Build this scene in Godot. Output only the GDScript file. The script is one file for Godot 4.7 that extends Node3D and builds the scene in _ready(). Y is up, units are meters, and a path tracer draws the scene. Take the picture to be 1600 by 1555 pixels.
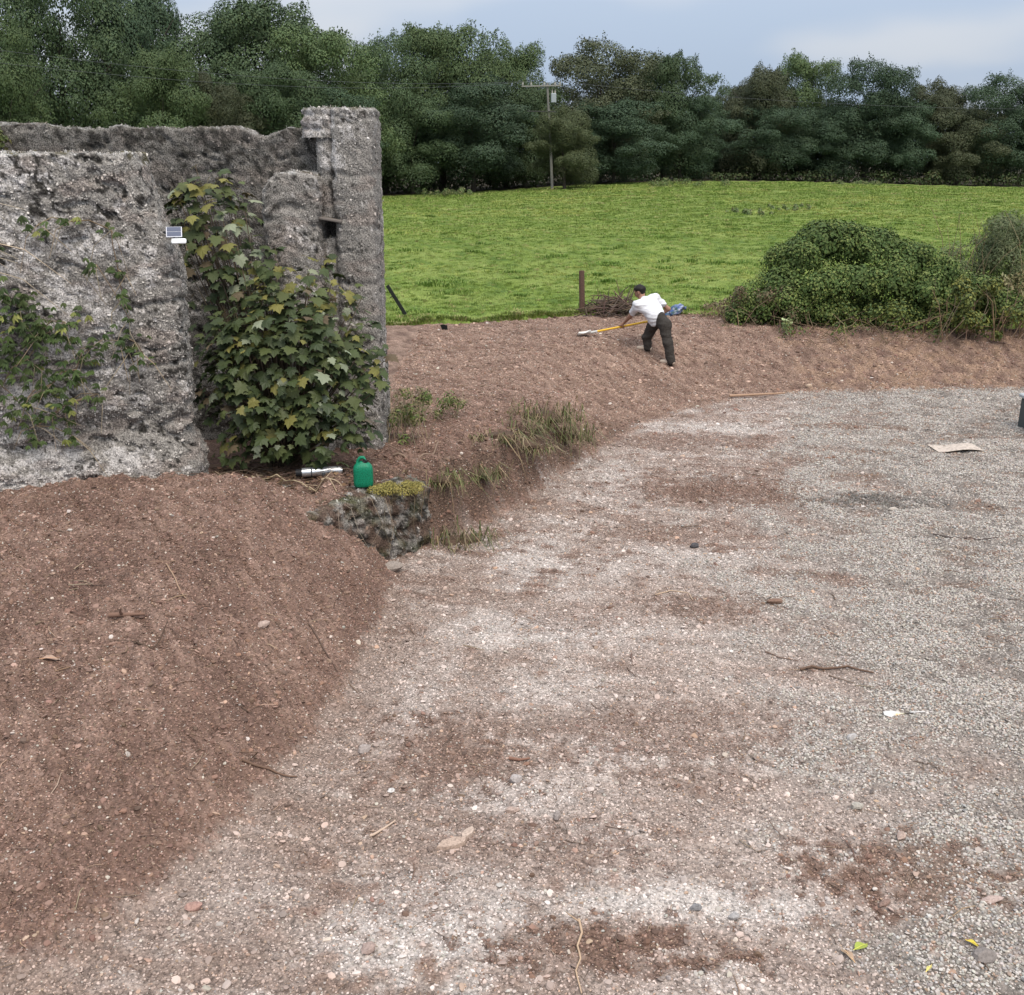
extends Node3D
# A cleared yard below a ruined concrete building, a pasture and a line of trees behind it, under a bright overcast sky.

var rng := RandomNumberGenerator.new()
var nz := FastNoiseLite.new()      # broad patches
var nf := FastNoiseLite.new()      # fine grain
var nc := FastNoiseLite.new()      # cells
var used := {}
var M := {}

# ---------------------------------------------------------------- naming
func numbered(called: String) -> String:
	if not used.has(called):
		used[called] = 0
		return called
	used[called] += 1
	return "%s_%03d" % [called, used[called]]

func tag(o: Node, label: String, category: String, group := "") -> Node:
	o.set_meta("label", label)
	o.set_meta("category", category)
	if group != "":
		o.set_meta("group", group)
	return o

func thing(called: String, label: String, category: String, at := Vector3.ZERO, turn := 0.0, group := "") -> Node3D:
	var o := Node3D.new()
	o.name = numbered(called)
	add_child(o)
	o.position = at
	o.rotation.y = turn
	tag(o, label, category, group)
	return o

func part(mesh: Mesh, called: String, m: Material, parent: Node = self) -> MeshInstance3D:
	var o := MeshInstance3D.new()
	o.name = numbered(called) if parent == self else called
	o.mesh = mesh
	o.material_override = m
	o.cast_shadow = GeometryInstance3D.SHADOW_CASTING_SETTING_ON
	parent.add_child(o, true)
	return o

# ---------------------------------------------------------------- materials
func lin(r: float, g: float, b: float) -> Color:
	return Color(r, g, b).linear_to_srgb()

func ramp(stops: Array) -> Gradient:
	var g := Gradient.new()
	var off := PackedFloat32Array()
	var col := PackedColorArray()
	for s in stops:
		off.append(s[0])
		col.append(s[1])
	g.offsets = off
	g.colors = col
	return g

func noise_tex(seed_: int, freq: float, oct: int, stops: Array, size := 1024, type := FastNoiseLite.TYPE_SIMPLEX_SMOOTH) -> NoiseTexture2D:
	var n := FastNoiseLite.new()
	n.seed = seed_
	n.noise_type = type
	n.frequency = freq
	n.fractal_octaves = oct
	n.fractal_gain = 0.6
	if type == FastNoiseLite.TYPE_CELLULAR:
		n.cellular_return_type = FastNoiseLite.RETURN_CELL_VALUE
		n.fractal_type = FastNoiseLite.FRACTAL_NONE
	var t := NoiseTexture2D.new()
	t.width = size
	t.height = size
	t.seamless = true
	t.noise = n
	t.color_ramp = ramp(stops)
	return t

func grey(v: float) -> Color:
	return Color(v, v, v)

func normal_tex(seed_: int, freq: float, oct: int, strength: float, size := 1024, type := FastNoiseLite.TYPE_SIMPLEX_SMOOTH) -> NoiseTexture2D:
	var t := noise_tex(seed_, freq, oct, [[0.0, Color.BLACK], [1.0, Color.WHITE]], size, type)
	t.color_ramp = null
	t.as_normal_map = true
	t.bump_strength = strength
	return t

func mat(c: Color, rough := 0.9, vertex := false) -> StandardMaterial3D:
	var m := StandardMaterial3D.new()
	m.albedo_color = c
	m.roughness = rough
	m.vertex_color_use_as_albedo = vertex
	m.metallic_specular = 0.3
	return m

func grain(m: StandardMaterial3D, albedo: Texture2D, normal: Texture2D, per_metre: float, strength := 1.0) -> StandardMaterial3D:
	m.uv1_triplanar = true
	m.uv1_world_triplanar = true
	m.uv1_scale = Vector3.ONE * per_metre
	if albedo:
		m.albedo_texture = albedo
	if normal:
		m.normal_enabled = true
		m.normal_texture = normal
		m.normal_scale = strength
	return m

func leafy(r: float, g: float, b: float, back := 0.35) -> StandardMaterial3D:
	var m := mat(lin(r, g, b), 0.62, true)
	m.backlight_enabled = true
	m.backlight = Color(back * 0.8, back, back * 0.4)
	m.cull_mode = BaseMaterial3D.CULL_DISABLED
	return m

# ---------------------------------------------------------------- mesh helpers
func arrays_mesh(v: PackedVector3Array, n: PackedVector3Array, c: PackedColorArray, idx: PackedInt32Array) -> ArrayMesh:
	var a := []
	a.resize(Mesh.ARRAY_MAX)
	a[Mesh.ARRAY_VERTEX] = v
	a[Mesh.ARRAY_NORMAL] = n
	if c.size():
		a[Mesh.ARRAY_COLOR] = c
	if idx.size():
		a[Mesh.ARRAY_INDEX] = idx
	var m := ArrayMesh.new()
	m.add_surface_from_arrays(Mesh.PRIMITIVE_TRIANGLES, a)
	return m

func smooth_normals(v: PackedVector3Array, idx: PackedInt32Array) -> PackedVector3Array:
	var n := PackedVector3Array()
	n.resize(v.size())
	for t in range(0, idx.size(), 3):
		var a := idx[t]
		var b := idx[t + 1]
		var c := idx[t + 2]
		var f := (v[c] - v[a]).cross(v[b] - v[a])
		n[a] += f
		n[b] += f
		n[c] += f
	for i in n.size():
		n[i] = n[i].normalized() if n[i].length_squared() > 1e-14 else Vector3.UP
	return n

# rows x columns of points; wrap joins the last column to the first
func grid_mesh(v: PackedVector3Array, c: PackedColorArray, cols: int, rows: int, wrap := false) -> ArrayMesh:
	var idx := PackedInt32Array()
	var last := cols if wrap else cols - 1
	for j in rows - 1:
		for i in last:
			var a := j * cols + i
			var b := j * cols + (i + 1) % cols
			idx.append_array([a, a + cols, b, b, a + cols, b + cols])
	return arrays_mesh(v, smooth_normals(v, idx), c, idx)

class Builder:
	var v := PackedVector3Array()
	var n := PackedVector3Array()
	var c := PackedColorArray()
	func tri(a: Vector3, b: Vector3, d: Vector3, col := Color.WHITE) -> void:
		var f := (d - a).cross(b - a).normalized()
		v.append_array([a, b, d])
		n.append_array([f, f, f])
		c.append_array([col, col, col])
	func quad(a: Vector3, b: Vector3, d: Vector3, e: Vector3, col := Color.WHITE) -> void:
		tri(a, b, d, col)
		tri(a, d, e, col)
	# a bent leaf: base, tip, half width to each side, a fold along the midrib
	func leaf(p: Vector3, along: Vector3, side: Vector3, col: Color, fold := 0.15) -> void:
		var up := along.cross(side).normalized() * side.length() * fold
		tri(p, p + along * 0.45 + side + up, p + along, col)
		tri(p, p + along, p + along * 0.45 - side + up, col)
	# a tube along points with a radius at each; ends closed
	func tube(pts: Array, rad: Array, sides := 6, col := Color.WHITE) -> void:
		var ring := []
		var ref := Vector3.UP
		var d0: Vector3 = (pts[pts.size() - 1] - pts[0]).normalized()
		if absf(d0.dot(ref)) > 0.8:
			ref = Vector3.RIGHT
		for k in pts.size():
			var a: Vector3 = pts[maxi(k - 1, 0)]
			var b: Vector3 = pts[mini(k + 1, pts.size() - 1)]
			var d := (b - a).normalized()
			var x := d.cross(ref).normalized()
			var y := d.cross(x).normalized()
			var r := []
			for s in sides:
				var t := TAU * s / sides
				r.append([pts[k] + (x * cos(t) + y * sin(t)) * rad[k], x * cos(t) + y * sin(t)])
			ring.append(r)
		for k in pts.size() - 1:
			for s in sides:
				var q := (s + 1) % sides
				var A = ring[k][s]
				var B = ring[k][q]
				var C = ring[k + 1][q]
				var D = ring[k + 1][s]
				v.append_array([A[0], C[0], B[0], A[0], D[0], C[0]])
				n.append_array([A[1], C[1], B[1], A[1], D[1], C[1]])
				for w in 6:
					c.append(col)
		for s in sides:
			var q := (s + 1) % sides
			tri(pts[0], ring[0][q][0], ring[0][s][0], col)
			var z := pts.size() - 1
			tri(pts[z], ring[z][s][0], ring[z][q][0], col)
	# a box with small chamfers, turned by a transform
	func box(t: Transform3D, size: Vector3, bevel := 0.0, col := Color.WHITE) -> void:
		var h := size * 0.5
		var e := minf(bevel, minf(h.x, minf(h.y, h.z)) * 0.9)
		for ax in 3:
			for s in [-1.0, 1.0]:
				var u := (ax + 1) % 3
				var w := (ax + 2) % 3
				var q := []
				for k in [[-1, -1], [1, -1], [1, 1], [-1, 1]]:
					var p := Vector3.ZERO
					p[ax] = s * h[ax]
					p[u] = k[0] * (h[u] - e)
					p[w] = k[1] * (h[w] - e)
					q.append(t * p)
				if s > 0:
					quad(q[0], q[3], q[2], q[1], col)
				else:
					quad(q[0], q[1], q[2], q[3], col)
		if e <= 0.0:
			return
		for ax in 3:                                            # the chamfers along each axis
			var u := (ax + 1) % 3
			var w := (ax + 2) % 3
			for k in [[-1, -1], [1, -1], [1, 1], [-1, 1]]:
				var q := []
				for m in [[-1, 0], [1, 0], [1, 1], [-1, 1]]:
					var p := Vector3.ZERO
					p[ax] = m[0] * (h[ax] - e)
					p[u] = k[0] * (h[u] - (e if m[1] else 0.0))
					p[w] = k[1] * (h[w] - (0.0 if m[1] else e))
					q.append(t * p)
				quad(q[0], q[1], q[2], q[3], col)
		for sx in [-1, 1]:
			for sy in [-1, 1]:
				for sz in [-1, 1]:
					var k := Vector3(sx, sy, sz)
					tri(t * (k * Vector3(h.x, h.y - e, h.z - e)), t * (k * Vector3(h.x - e, h.y, h.z - e)), t * (k * Vector3(h.x - e, h.y - e, h.z)), col)
	func mesh() -> ArrayMesh:
		var a := []
		a.resize(Mesh.ARRAY_MAX)
		a[Mesh.ARRAY_VERTEX] = v
		a[Mesh.ARRAY_NORMAL] = n
		a[Mesh.ARRAY_COLOR] = c
		var m := ArrayMesh.new()
		m.add_surface_from_arrays(Mesh.PRIMITIVE_TRIANGLES, a)
		return m

# copies of a few shapes, scattered by the thousand: gravel, clods, grass
class Scatter:
	var shapes := []
	var buf := []
	func _init(s: Array) -> void:
		shapes = s
		for k in s:
			buf.append(PackedFloat32Array())
	func add(k: int, b: Basis, o: Vector3, c: Color) -> void:
		buf[k].append_array([b.x.x, b.y.x, b.z.x, o.x, b.x.y, b.y.y, b.z.y, o.y, b.x.z, b.y.z, b.z.z, o.z, c.r, c.g, c.b, 1.0])
	func count() -> int:
		var t := 0
		for b in buf:
			t += b.size() / 16
		return t
	func put(parent: Node3D, called: String, m: Material) -> void:
		for k in shapes.size():
			if buf[k].size() == 0:
				continue
			var mm := MultiMesh.new()
			mm.transform_format = MultiMesh.TRANSFORM_3D
			mm.use_colors = true
			mm.mesh = shapes[k]
			mm.instance_count = buf[k].size() / 16
			mm.buffer = buf[k]
			var o := MultiMeshInstance3D.new()
			o.name = called
			o.multimesh = mm
			o.material_override = m
			o.set_meta("kind", "stuff")
			parent.add_child(o, true)

func rand_dir() -> Vector3:
	var y := rng.randf_range(-1, 1)
	var t := rng.randf() * TAU
	var r := sqrt(1.0 - y * y)
	return Vector3(cos(t) * r, y, sin(t) * r)

func rand_basis() -> Basis:
	return Basis(rand_dir(), rng.randf() * TAU)

func jitter(r: float, g: float, b: float, amount: float) -> Color:
	var k := 1.0 + rng.randf_range(-amount, amount)
	return Color(r * k * (1.0 + rng.randf_range(-amount, amount) * 0.25), g * k, b * k * (1.0 + rng.randf_range(-amount, amount) * 0.25))

# an angular stone: a sphere cut by random planes, flat faces; about 80 triangles, or 20 when small
func stone_mesh(fine: bool, flat := 0.7) -> ArrayMesh:
	var s := SphereMesh.new()
	s.radius = 1.0
	s.height = 2.0
	s.radial_segments = 10 if fine else 6
	s.rings = 5 if fine else 2
	var a := s.get_mesh_arrays()
	var v: PackedVector3Array = a[Mesh.ARRAY_VERTEX]
	var idx: PackedInt32Array = a[Mesh.ARRAY_INDEX]
	var cuts := []
	for k in 9:
		cuts.append([rand_dir(), rng.randf_range(0.55, 0.85)])
	var wob := rand_dir() * 9.0
	for i in v.size():
		var p := v[i]
		p *= 1.0 + 0.25 * nz.get_noise_3dv(p * 0.9 + wob)
		for c in cuts:
			var over: float = p.dot(c[0]) - c[1]
			if over > 0.0:
				p -= c[0] * over
		v[i] = p * Vector3(1.0, flat, 0.8)
	var b := Builder.new()
	for t in range(0, idx.size(), 3):
		if v[idx[t]].distance_squared_to(v[idx[t + 1]]) > 1e-8 and v[idx[t + 1]].distance_squared_to(v[idx[t + 2]]) > 1e-8 and v[idx[t]].distance_squared_to(v[idx[t + 2]]) > 1e-8:
			b.tri(v[idx[t]], v[idx[t + 1]], v[idx[t + 2]])
	return b.mesh()

# ---------------------------------------------------------------- a smooth skin over bones (bones: from, to, radius, radius)
func skin(bones: Array, cell: float, k: float, wrinkle := 0.0) -> ArrayMesh:
	var lo := Vector3.ONE * 1e9
	var hi := -lo
	for b in bones:
		var r := maxf(b[2], b[3]) + 0.03 + cell * 2.0
		for p in [b[0], b[1]]:
			lo = lo.min(p - Vector3.ONE * r)
			hi = hi.max(p + Vector3.ONE * r)
	var nx := int((hi.x - lo.x) / cell) + 2
	var ny := int((hi.y - lo.y) / cell) + 2
	var nn := int((hi.z - lo.z) / cell) + 2
	var acc := PackedFloat32Array()
	acc.resize(nx * ny * nn)
	for b in bones:
		var a: Vector3 = b[0]
		var ab: Vector3 = b[1] - a
		var ra: float = b[2]
		var rb: float = b[3]
		var l2 := maxf(ab.length_squared(), 1e-9)
		var r := maxf(ra, rb) + cell * 2.0 + 4.0 / k
		var i0 := ((a.min(b[1]) - Vector3.ONE * r - lo) / cell).max(Vector3.ZERO)
		var i1 := (a.max(b[1]) + Vector3.ONE * r - lo) / cell
		for z in range(int(i0.z), mini(int(i1.z) + 1, nn)):
			for y in range(int(i0.y), mini(int(i1.y) + 1, ny)):
				var row := (z * ny + y) * nx
				for x in range(int(i0.x), mini(int(i1.x) + 1, nx)):
					var p := lo + Vector3(x, y, z) * cell
					var t := clampf((p - a).dot(ab) / l2, 0.0, 1.0)
					var d := (p - a - ab * t).length() - lerpf(ra, rb, t)
					if d < 6.0 / k:
						acc[row + x] += exp(-k * maxf(d, -8.0 / k))
	var vid := {}
	var v := PackedVector3Array()
	var off := [0, 1, nx, nx + 1, nx * ny, nx * ny + 1, nx * ny + nx, nx * ny + nx + 1]
	var edges := [[0, 1], [2, 3], [4, 5], [6, 7], [0, 2], [1, 3], [4, 6], [5, 7], [0, 4], [1, 5], [2, 6], [3, 7]]
	for z in nn - 1:
		for y in ny - 1:
			var row := (z * ny + y) * nx
			for x in nx - 1:
				var o := row + x
				if acc[o] <= 1e-3 and acc[o + nx * ny + nx + 1] <= 1e-3:
					continue
				var mask := 0
				for q in 8:
					if acc[o + off[q]] > 1.0:
						mask |= 1 << q
				if mask == 0 or mask == 255:
					continue
				var s := Vector3.ZERO
				var cnt := 0
				for e in edges:
					var ia: int = e[0]
					var ib: int = e[1]
					if ((mask >> ia) & 1) == ((mask >> ib) & 1):
						continue
					var fa := -log(maxf(acc[o + off[ia]], 1e-4))
					var fb := -log(maxf(acc[o + off[ib]], 1e-4))
					var t := fa / (fa - fb)
					s += Vector3(ia & 1, (ia >> 1) & 1, ia >> 2).lerp(Vector3(ib & 1, (ib >> 1) & 1, ib >> 2), t)
					cnt += 1
				vid[o] = v.size()
				v.append(lo + (Vector3(x, y, z) + s / cnt) * cell)
	var idx := PackedInt32Array()
	var step := [1, nx, nx * ny]
	for o in vid:
		for ax in 3:
			var u: int = step[(ax + 1) % 3]
			var w: int = step[(ax + 2) % 3]
			var ina := acc[o] > 1.0
			if ina == (acc[o + step[ax]] > 1.0):
				continue
			if not (vid.has(o - u) and vid.has(o - w) and vid.has(o - u - w)):
				continue
			var q := [vid[o], vid[o - u], vid[o - u - w], vid[o - w]]
			if ina:
				idx.append_array([q[0], q[2], q[1], q[0], q[3], q[2]])
			else:
				idx.append_array([q[0], q[1], q[2], q[0], q[2], q[3]])
	var n := smooth_normals(v, idx)
	if wrinkle > 0.0:
		for i in v.size():
			v[i] += n[i] * wrinkle * (nf.get_noise_3dv(v[i] * Vector3(0.6, 1.6, 0.6) * 4.0) - 0.2)
		n = smooth_normals(v, idx)
	return arrays_mesh(v, n, PackedColorArray(), idx)

# ---------------------------------------------------------------- the lie of the land
# foot of the bank round the yard: x, z, rise, width of the slope
const BANK := [[-14.0, -6.0, 0.75, 0.3], [-7.0, -7.4, 0.75, 0.3], [-3.2, -8.4, 0.75, 0.3], [-2.15, -9.05, 0.75, 0.18], [-1.56, -9.86, 0.75, 0.16], [-0.85, -10.55, 0.73, 0.25], [-0.07, -11.65, 0.72, 0.30], [0.67, -13.23, 0.68, 0.34], [1.27, -14.51, 0.65, 0.75],
	[1.97, -15.84, 0.66, 2.3], [2.95, -17.03, 0.70, 3.3], [3.83, -17.72, 0.72, 3.5], [5.06, -18.24, 0.74, 2.9], [6.82, -18.46, 0.74, 2.6], [9.18, -18.62, 0.72, 2.1], [18.0, -18.9, 0.72, 2.1]]
# where the bare soil ends and the pasture begins: x, z
const PASTURE := [[-40.0, -20.5], [-8.0, -21.0], [-2.6, -21.7], [0.0, -22.3], [1.53, -23.1], [2.8, -23.3], [4.4, -22.9], [5.3, -21.6], [8.0, -21.3], [40.0, -21.3]]
# patches of brown earth and of pale dust on the gravel: x, z, radius x, radius z, amount
const EARTH := [[2.25, -5.1, 0.55, 0.3, 1.0], [0.55, -4.5, 0.55, 0.2, 1.0], [-0.45, -6.35, 0.45, 0.5, 0.8], [1.75, -8.9, 0.5, 0.3, 0.7], [2.6, -12.5, 1.1, 0.55, 0.9], [1.5, -10.9, 0.9, 0.35, 0.5], [0.6, -8.6, 0.5, 0.25, 0.5], [2.4, -14.9, 1.3, 0.4, 0.6], [5.2, -15.7, 1.0, 0.16, 0.9], [-0.5, -4.9, 0.3, 0.3, 0.45], [4.2, -13.9, 0.8, 0.2, 0.5], [0.2, -5.4, 0.7, 0.25, 0.5], [1.0, -6.6, 0.9, 0.5, 0.55]]
const DUST := [[-0.45, -4.7, 0.5, 0.4, 0.9], [1.0, -4.85, 0.8, 0.16, 0.85], [-1.55, -4.95, 0.35, 0.3, 0.6], [0.2, -8.4, 0.9, 0.3, 0.8], [0.9, -9.9, 0.7, 0.3, 0.5], [0.2, -10.2, 0.4, 0.7, 0.7], [1.3, -12.9, 0.4, 1.0, 0.6], [3.3, -15.6, 1.3, 0.35, 0.75], [4.6, -16.8, 1.7, 0.2, 0.5], [-0.75, -7.3, 0.3, 0.8, 0.5], [0.3, -7.3, 0.5, 0.35, 0.5], [1.9, -10.2, 0.9, 0.3, 0.5], [-0.1, -5.9, 0.5, 0.2, 0.6], [4.2, -12.6, 0.5, 0.25, 0.7], [5.4, -14.9, 1.2, 0.3, 0.4]]
var foot := 0.0      # signed distance to the foot of the bank at the last point asked for, soil side positive
var away := 1.0      # how far from the heap's middle: 1 at its foot
var heap := 0.0      # height of the soil heap there

func smooth(a: float, b: float, x: float) -> float:
	var t := clampf((x - a) / (b - a), 0.0, 1.0)
	return t * t * (3.0 - 2.0 * t)

func pasture_edge(x: float) -> float:
	for k in PASTURE.size() - 1:
		if x < PASTURE[k + 1][0]:
			return lerpf(PASTURE[k][1], PASTURE[k + 1][1], clampf((x - PASTURE[k][0]) / (PASTURE[k + 1][0] - PASTURE[k][0]), 0, 1))
	return -21.3

func land(x: float, z: float) -> float:
	var best := 1e9
	var rise := 0.7
	var wide := 1.0
	var side := 1.0
	for k in BANK.size() - 1:
		var a: Array = BANK[k]
		var b: Array = BANK[k + 1]
		var ex: float = b[0] - a[0]
		var ez: float = b[1] - a[1]
		var t := clampf(((x - a[0]) * ex + (z - a[1]) * ez) / (ex * ex + ez * ez), 0.0, 1.0)
		var qx: float = x - a[0] - ex * t
		var qz: float = z - a[1] - ez * t
		var d := qx * qx + qz * qz
		if d < best:
			best = d
			rise = lerpf(a[2], b[2], t)
			wide = lerpf(a[3], b[3], t)
			side = 1.0 if ex * qz - ez * qx < 0.0 else -1.0
	foot = sqrt(best) * side
	var t2 := clampf(foot / wide, 0.0, 1.0)
	var h := rise * lerpf(t2 * t2 * (3.0 - 2.0 * t2), t2, 0.35)
	var dx := maxf(0.0, x + 2.7)
	var dz := z + 9.45
	var q := sqrt(dx * dx / 2.5 + dz * dz / (28.0 if dz > 0.0 else 2.2))
	away = q
	var p := clampf(1.0 - q, 0.0, 1.0)
	heap = 1.10 * (1.0 - pow(1.0 - p, 1.65)) * (1.0 - 0.12 * smooth(-3.2, -5.5, x))
	return 0.5 * (h + heap + sqrt((h - heap) * (h - heap) + 0.006)) - 0.035

func field_height(x: float, z: float) -> float:
	var far := smooth(-30.0, -120.0, z)
	return 0.70 + far * (0.35 + 0.75 * smooth(-10.0, 12.0, x) * (1.0 - smooth(20.0, 62.0, x))) + 0.10 * nz.get_noise_2d(x * 0.22, z * 0.22) + 0.11 * nz.get_noise_2d(x * 0.8 + 40.0, z * 0.8) + 0.05 * nz.get_noise_2d(x * 2.1, z * 2.1 + 60.0)

# grid of the yard, kept so that stones can be strewn on it
var gv := PackedVector3Array()
var gd := PackedFloat32Array()     # how many stones: 0 soil, 1 clean gravel
var gk := PackedFloat32Array()     # sooty patch: how dark the stones are
var gcol := PackedColorArray()
var gs := PackedFloat32Array()     # how much soil
const GC := 420
var gr := 0

func yard() -> void:
	var zs := PackedFloat32Array()
	var z := 2.4
	while z < 26.0:
		zs.append(-z)
		z += maxf(0.02, 0.0062 * z)
	gr = zs.size()
	var cols := PackedColorArray()
	for zz in zs:
		var half := 3.2 - 0.62 * zz
		for i in GC:
			var x := lerpf(-half, half, i / (GC - 1.0))
			var h := land(x, zz)
			var w1 := nz.get_noise_2d(x * 0.9, zz * 0.9)
			var w2 := nz.get_noise_2d(x * 3.1 + 17.0, zz * 3.1)
			var w3 := nf.get_noise_2d(x * 7.0, zz * 7.0)
			var w4 := nf.get_noise_2d(x * 21.0 + 5.0, zz * 21.0)
			# streaks run round the yard the way the machine drove, and down the heap
			var streak := nz.get_noise_2d((x + zz * 0.35) * 0.55 + 9.0, (zz - x * 0.25) * 2.3)
			var fine_streak := nz.get_noise_2d((x + zz * 0.35) * 0.8 + 31.0, (zz - x * 0.25) * 6.5)
			var soil := smooth(-0.10, 0.08, foot + 0.16 * w2 + 0.20 * w3)
			soil = maxf(soil, smooth(0.03, 0.10, heap + 0.07 * w2 + 0.07 * w3))
			var xb := 2.7 + maxf(0.0, -zz - 9.0) * 0.30
			var gravel := smooth(xb - 1.3, xb + 0.9, x + 1.3 * w1 + 0.5 * w2 + 0.3 * w3 + (0.9 if zz > -4.75 else 0.0) * smooth(1.2, 1.9, x))
			gravel *= 1.0 - soil
			var dust := smooth(0.0, 0.6, 0.4 * w1 + 0.40 * streak + 0.45 * fine_streak + 0.3 * w3) * (0.45 + 0.15 * smooth(-7.0, -9.5, zz))
			var earth := smooth(0.05, 0.6, -0.35 * w1 - 0.45 * streak - 0.5 * fine_streak + 0.3 * w2 + 0.2 * w3) * (0.4 + 0.45 * smooth(-7.5, -10.0, zz))
			for e in EARTH:
				var ex: float = (x - e[0]) / e[2]
				var ez: float = (zz - e[1]) / e[3]
				var k := ex * ex + ez * ez
				if k < 4.0:
					earth = maxf(earth, e[4] * smooth(1.4, 0.5, sqrt(k) + 0.8 * w2 + 1.3 * w3))
			for e in DUST:
				var ex: float = (x - e[0]) / e[2]
				var ez: float = (zz - e[1]) / e[3]
				var k := ex * ex + ez * ez
				if k < 5.0:
					dust = maxf(dust, e[4] * smooth(1.7, 0.3, sqrt(k) + 0.8 * w2 + 1.1 * w3))
			dust *= 0.25 + 0.75 * smooth(1.0, 1.45, away + 0.35 * w2 + 0.35 * w3)      # soil trodden out from the heap
			# relief: broad waves, ruts, crumbs
			var amp := lerpf(0.35, 1.0, soil)
			h += amp * (0.035 * w2 + 0.026 * w3 + 0.016 * w4) + 0.025 * w1 * (1.0 - soil)
			# rills down the heap, the way the bucket smoothed it
			h += 0.07 * smooth(0.05, 0.4, heap) * nf.get_noise_2d((x * 0.8 - zz * 0.5) * 6.0, (zz * 0.8 + x * 0.5) * 0.7)
			if foot > 0.0 and foot < 2.5 and zz < -10.0 and zz > -15.5:
				h += (0.05 * w3 + 0.10 * w2) * smooth(0.0, 0.25, foot) * smooth(1.5, 0.4, foot)
			# tread marks of the tracked machine, two bands of cleats
			var track := smooth(0.5, 0.2, absf(zz + 12.35 - 0.06 * (x - 2.4))) * smooth(1.3, 0.8, absf(x - 2.5))
			h += 0.012 * track * (1.0 if fposmod(x * 1.25 + zz * 0.9, 0.17) < 0.085 else -1.0)
			var pe := pasture_edge(x) + 0.25 * w2
			if zz < pe:
				h -= 0.25 * smooth(0.0, 0.6, pe - zz)
			gv.append(Vector3(x, h, zz))
			# colour of the ground itself
			var c := Color(0.31, 0.230, 0.187).lerp(Color(0.43, 0.345, 0.295), smooth(-1.2, 1.6, x + w1) * (1.0 - 0.6 * smooth(-8.5, -11.0, zz))).lerp(Color(0.66, 0.59, 0.535), dust)
			c = c.lerp(Color(0.205, 0.130, 0.098), earth)
			c = c.lerp(Color(0.27, 0.235, 0.205).lerp(Color(0.42, 0.37, 0.325), dust).lerp(Color(0.25, 0.17, 0.125), earth * 0.7), gravel)
			var s := Color(0.212, 0.134, 0.103).lerp(Color(0.285, 0.188, 0.146), smooth(-0.3, 0.7, w2 + w1 + 0.5 * w3))
			s = s.lerp(Color(0.365, 0.250, 0.190), smooth(-13.0, -17.0, zz + 1.5 * w1) * smooth(-0.6, 0.3, w2 + 0.5 * w3))      # drier soil raked over the far bank
			s = s.lerp(Color(0.130, 0.080, 0.062), smooth(0.1, 0.7, -w1 + 0.6 * w3) * 0.4)
			s = s.lerp(Color(0.345, 0.225, 0.148), smooth(4.6, 6.2, x + w1) * smooth(-17.0, -18.5, zz) * smooth(-0.3, 0.5, w2 + w1 * 0.5) * 0.8)
			# raw damp earth and roots in the cut face of the bank
			s = s.lerp(Color(0.120, 0.082, 0.060), 0.8 * smooth(0.02, 0.10, foot) * smooth(0.62, 0.30, foot + 0.5 * w3) * smooth(-10.2, -10.8, zz) * smooth(-17.0, -15.0, zz) * smooth(-0.45, 0.05, w2 + w3))
			c = c.lerp(s, soil)
			var k2 := 1.0 + 0.40 * w3 + 0.40 * w4
			k2 *= 1.0 - 0.5 * smooth(1.3, 0.3, sqrt(pow((x - 4.35) / 0.9, 2.0) + pow((zz + 12.05) / 0.3, 2.0)) + 0.8 * w2 + 0.5 * w3)
			cols.append(Color(c.r * k2, c.g * k2, c.b * k2))
			gd.append(clampf(gravel * (1.0 - 0.8 * earth) * smooth(-0.75, 0.15, w2 + w1 + 0.5 * w3) + 0.10 * dust, 0.0, 1.0))
			gcol.append(c)
			gk.append(1.0 - 0.62 * smooth(1.3, 0.3, sqrt(pow((x - 4.35) / 0.9, 2.0) + pow((zz + 12.05) / 0.3, 2.0)) + 0.8 * w2 + 0.5 * w3))
			gs.append(clampf(maxf(soil, earth * 0.8), 0.0, 1.0))
	var g := part(grid_mesh(gv, cols, GC, gr), "ground", M.soil)
	g.set_meta("kind", "structure")

func ground_at(x: float, z: float) -> float:      # the height of the yard's own surface
	var j0 := 0
	var j1 := gr - 1
	while j1 - j0 > 1:
		var m := (j0 + j1) / 2
		if gv[m * GC].z > z:
			j0 = m
		else:
			j1 = m
	var za := gv[j0 * GC].z
	var zb := gv[j1 * GC].z
	var t := clampf((z - za) / (zb - za), 0, 1)
	var out := 0.0
	for k in 2:
		var j := j0 if k == 0 else j1
		var x0 := gv[j * GC].x
		var s := clampf((x - x0) / (gv[j * GC + GC - 1].x - x0), 0, 1) * (GC - 1.0)
		var i := mini(int(s), GC - 2)
		out += lerpf(gv[j * GC + i].y, gv[j * GC + i + 1].y, s - i) * ((1.0 - t) if k == 0 else t)
	return out

func on_ground(x: float, z: float, lift := 0.0) -> Vector3:
	return Vector3(x, ground_at(x, z) + lift, z)

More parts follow.
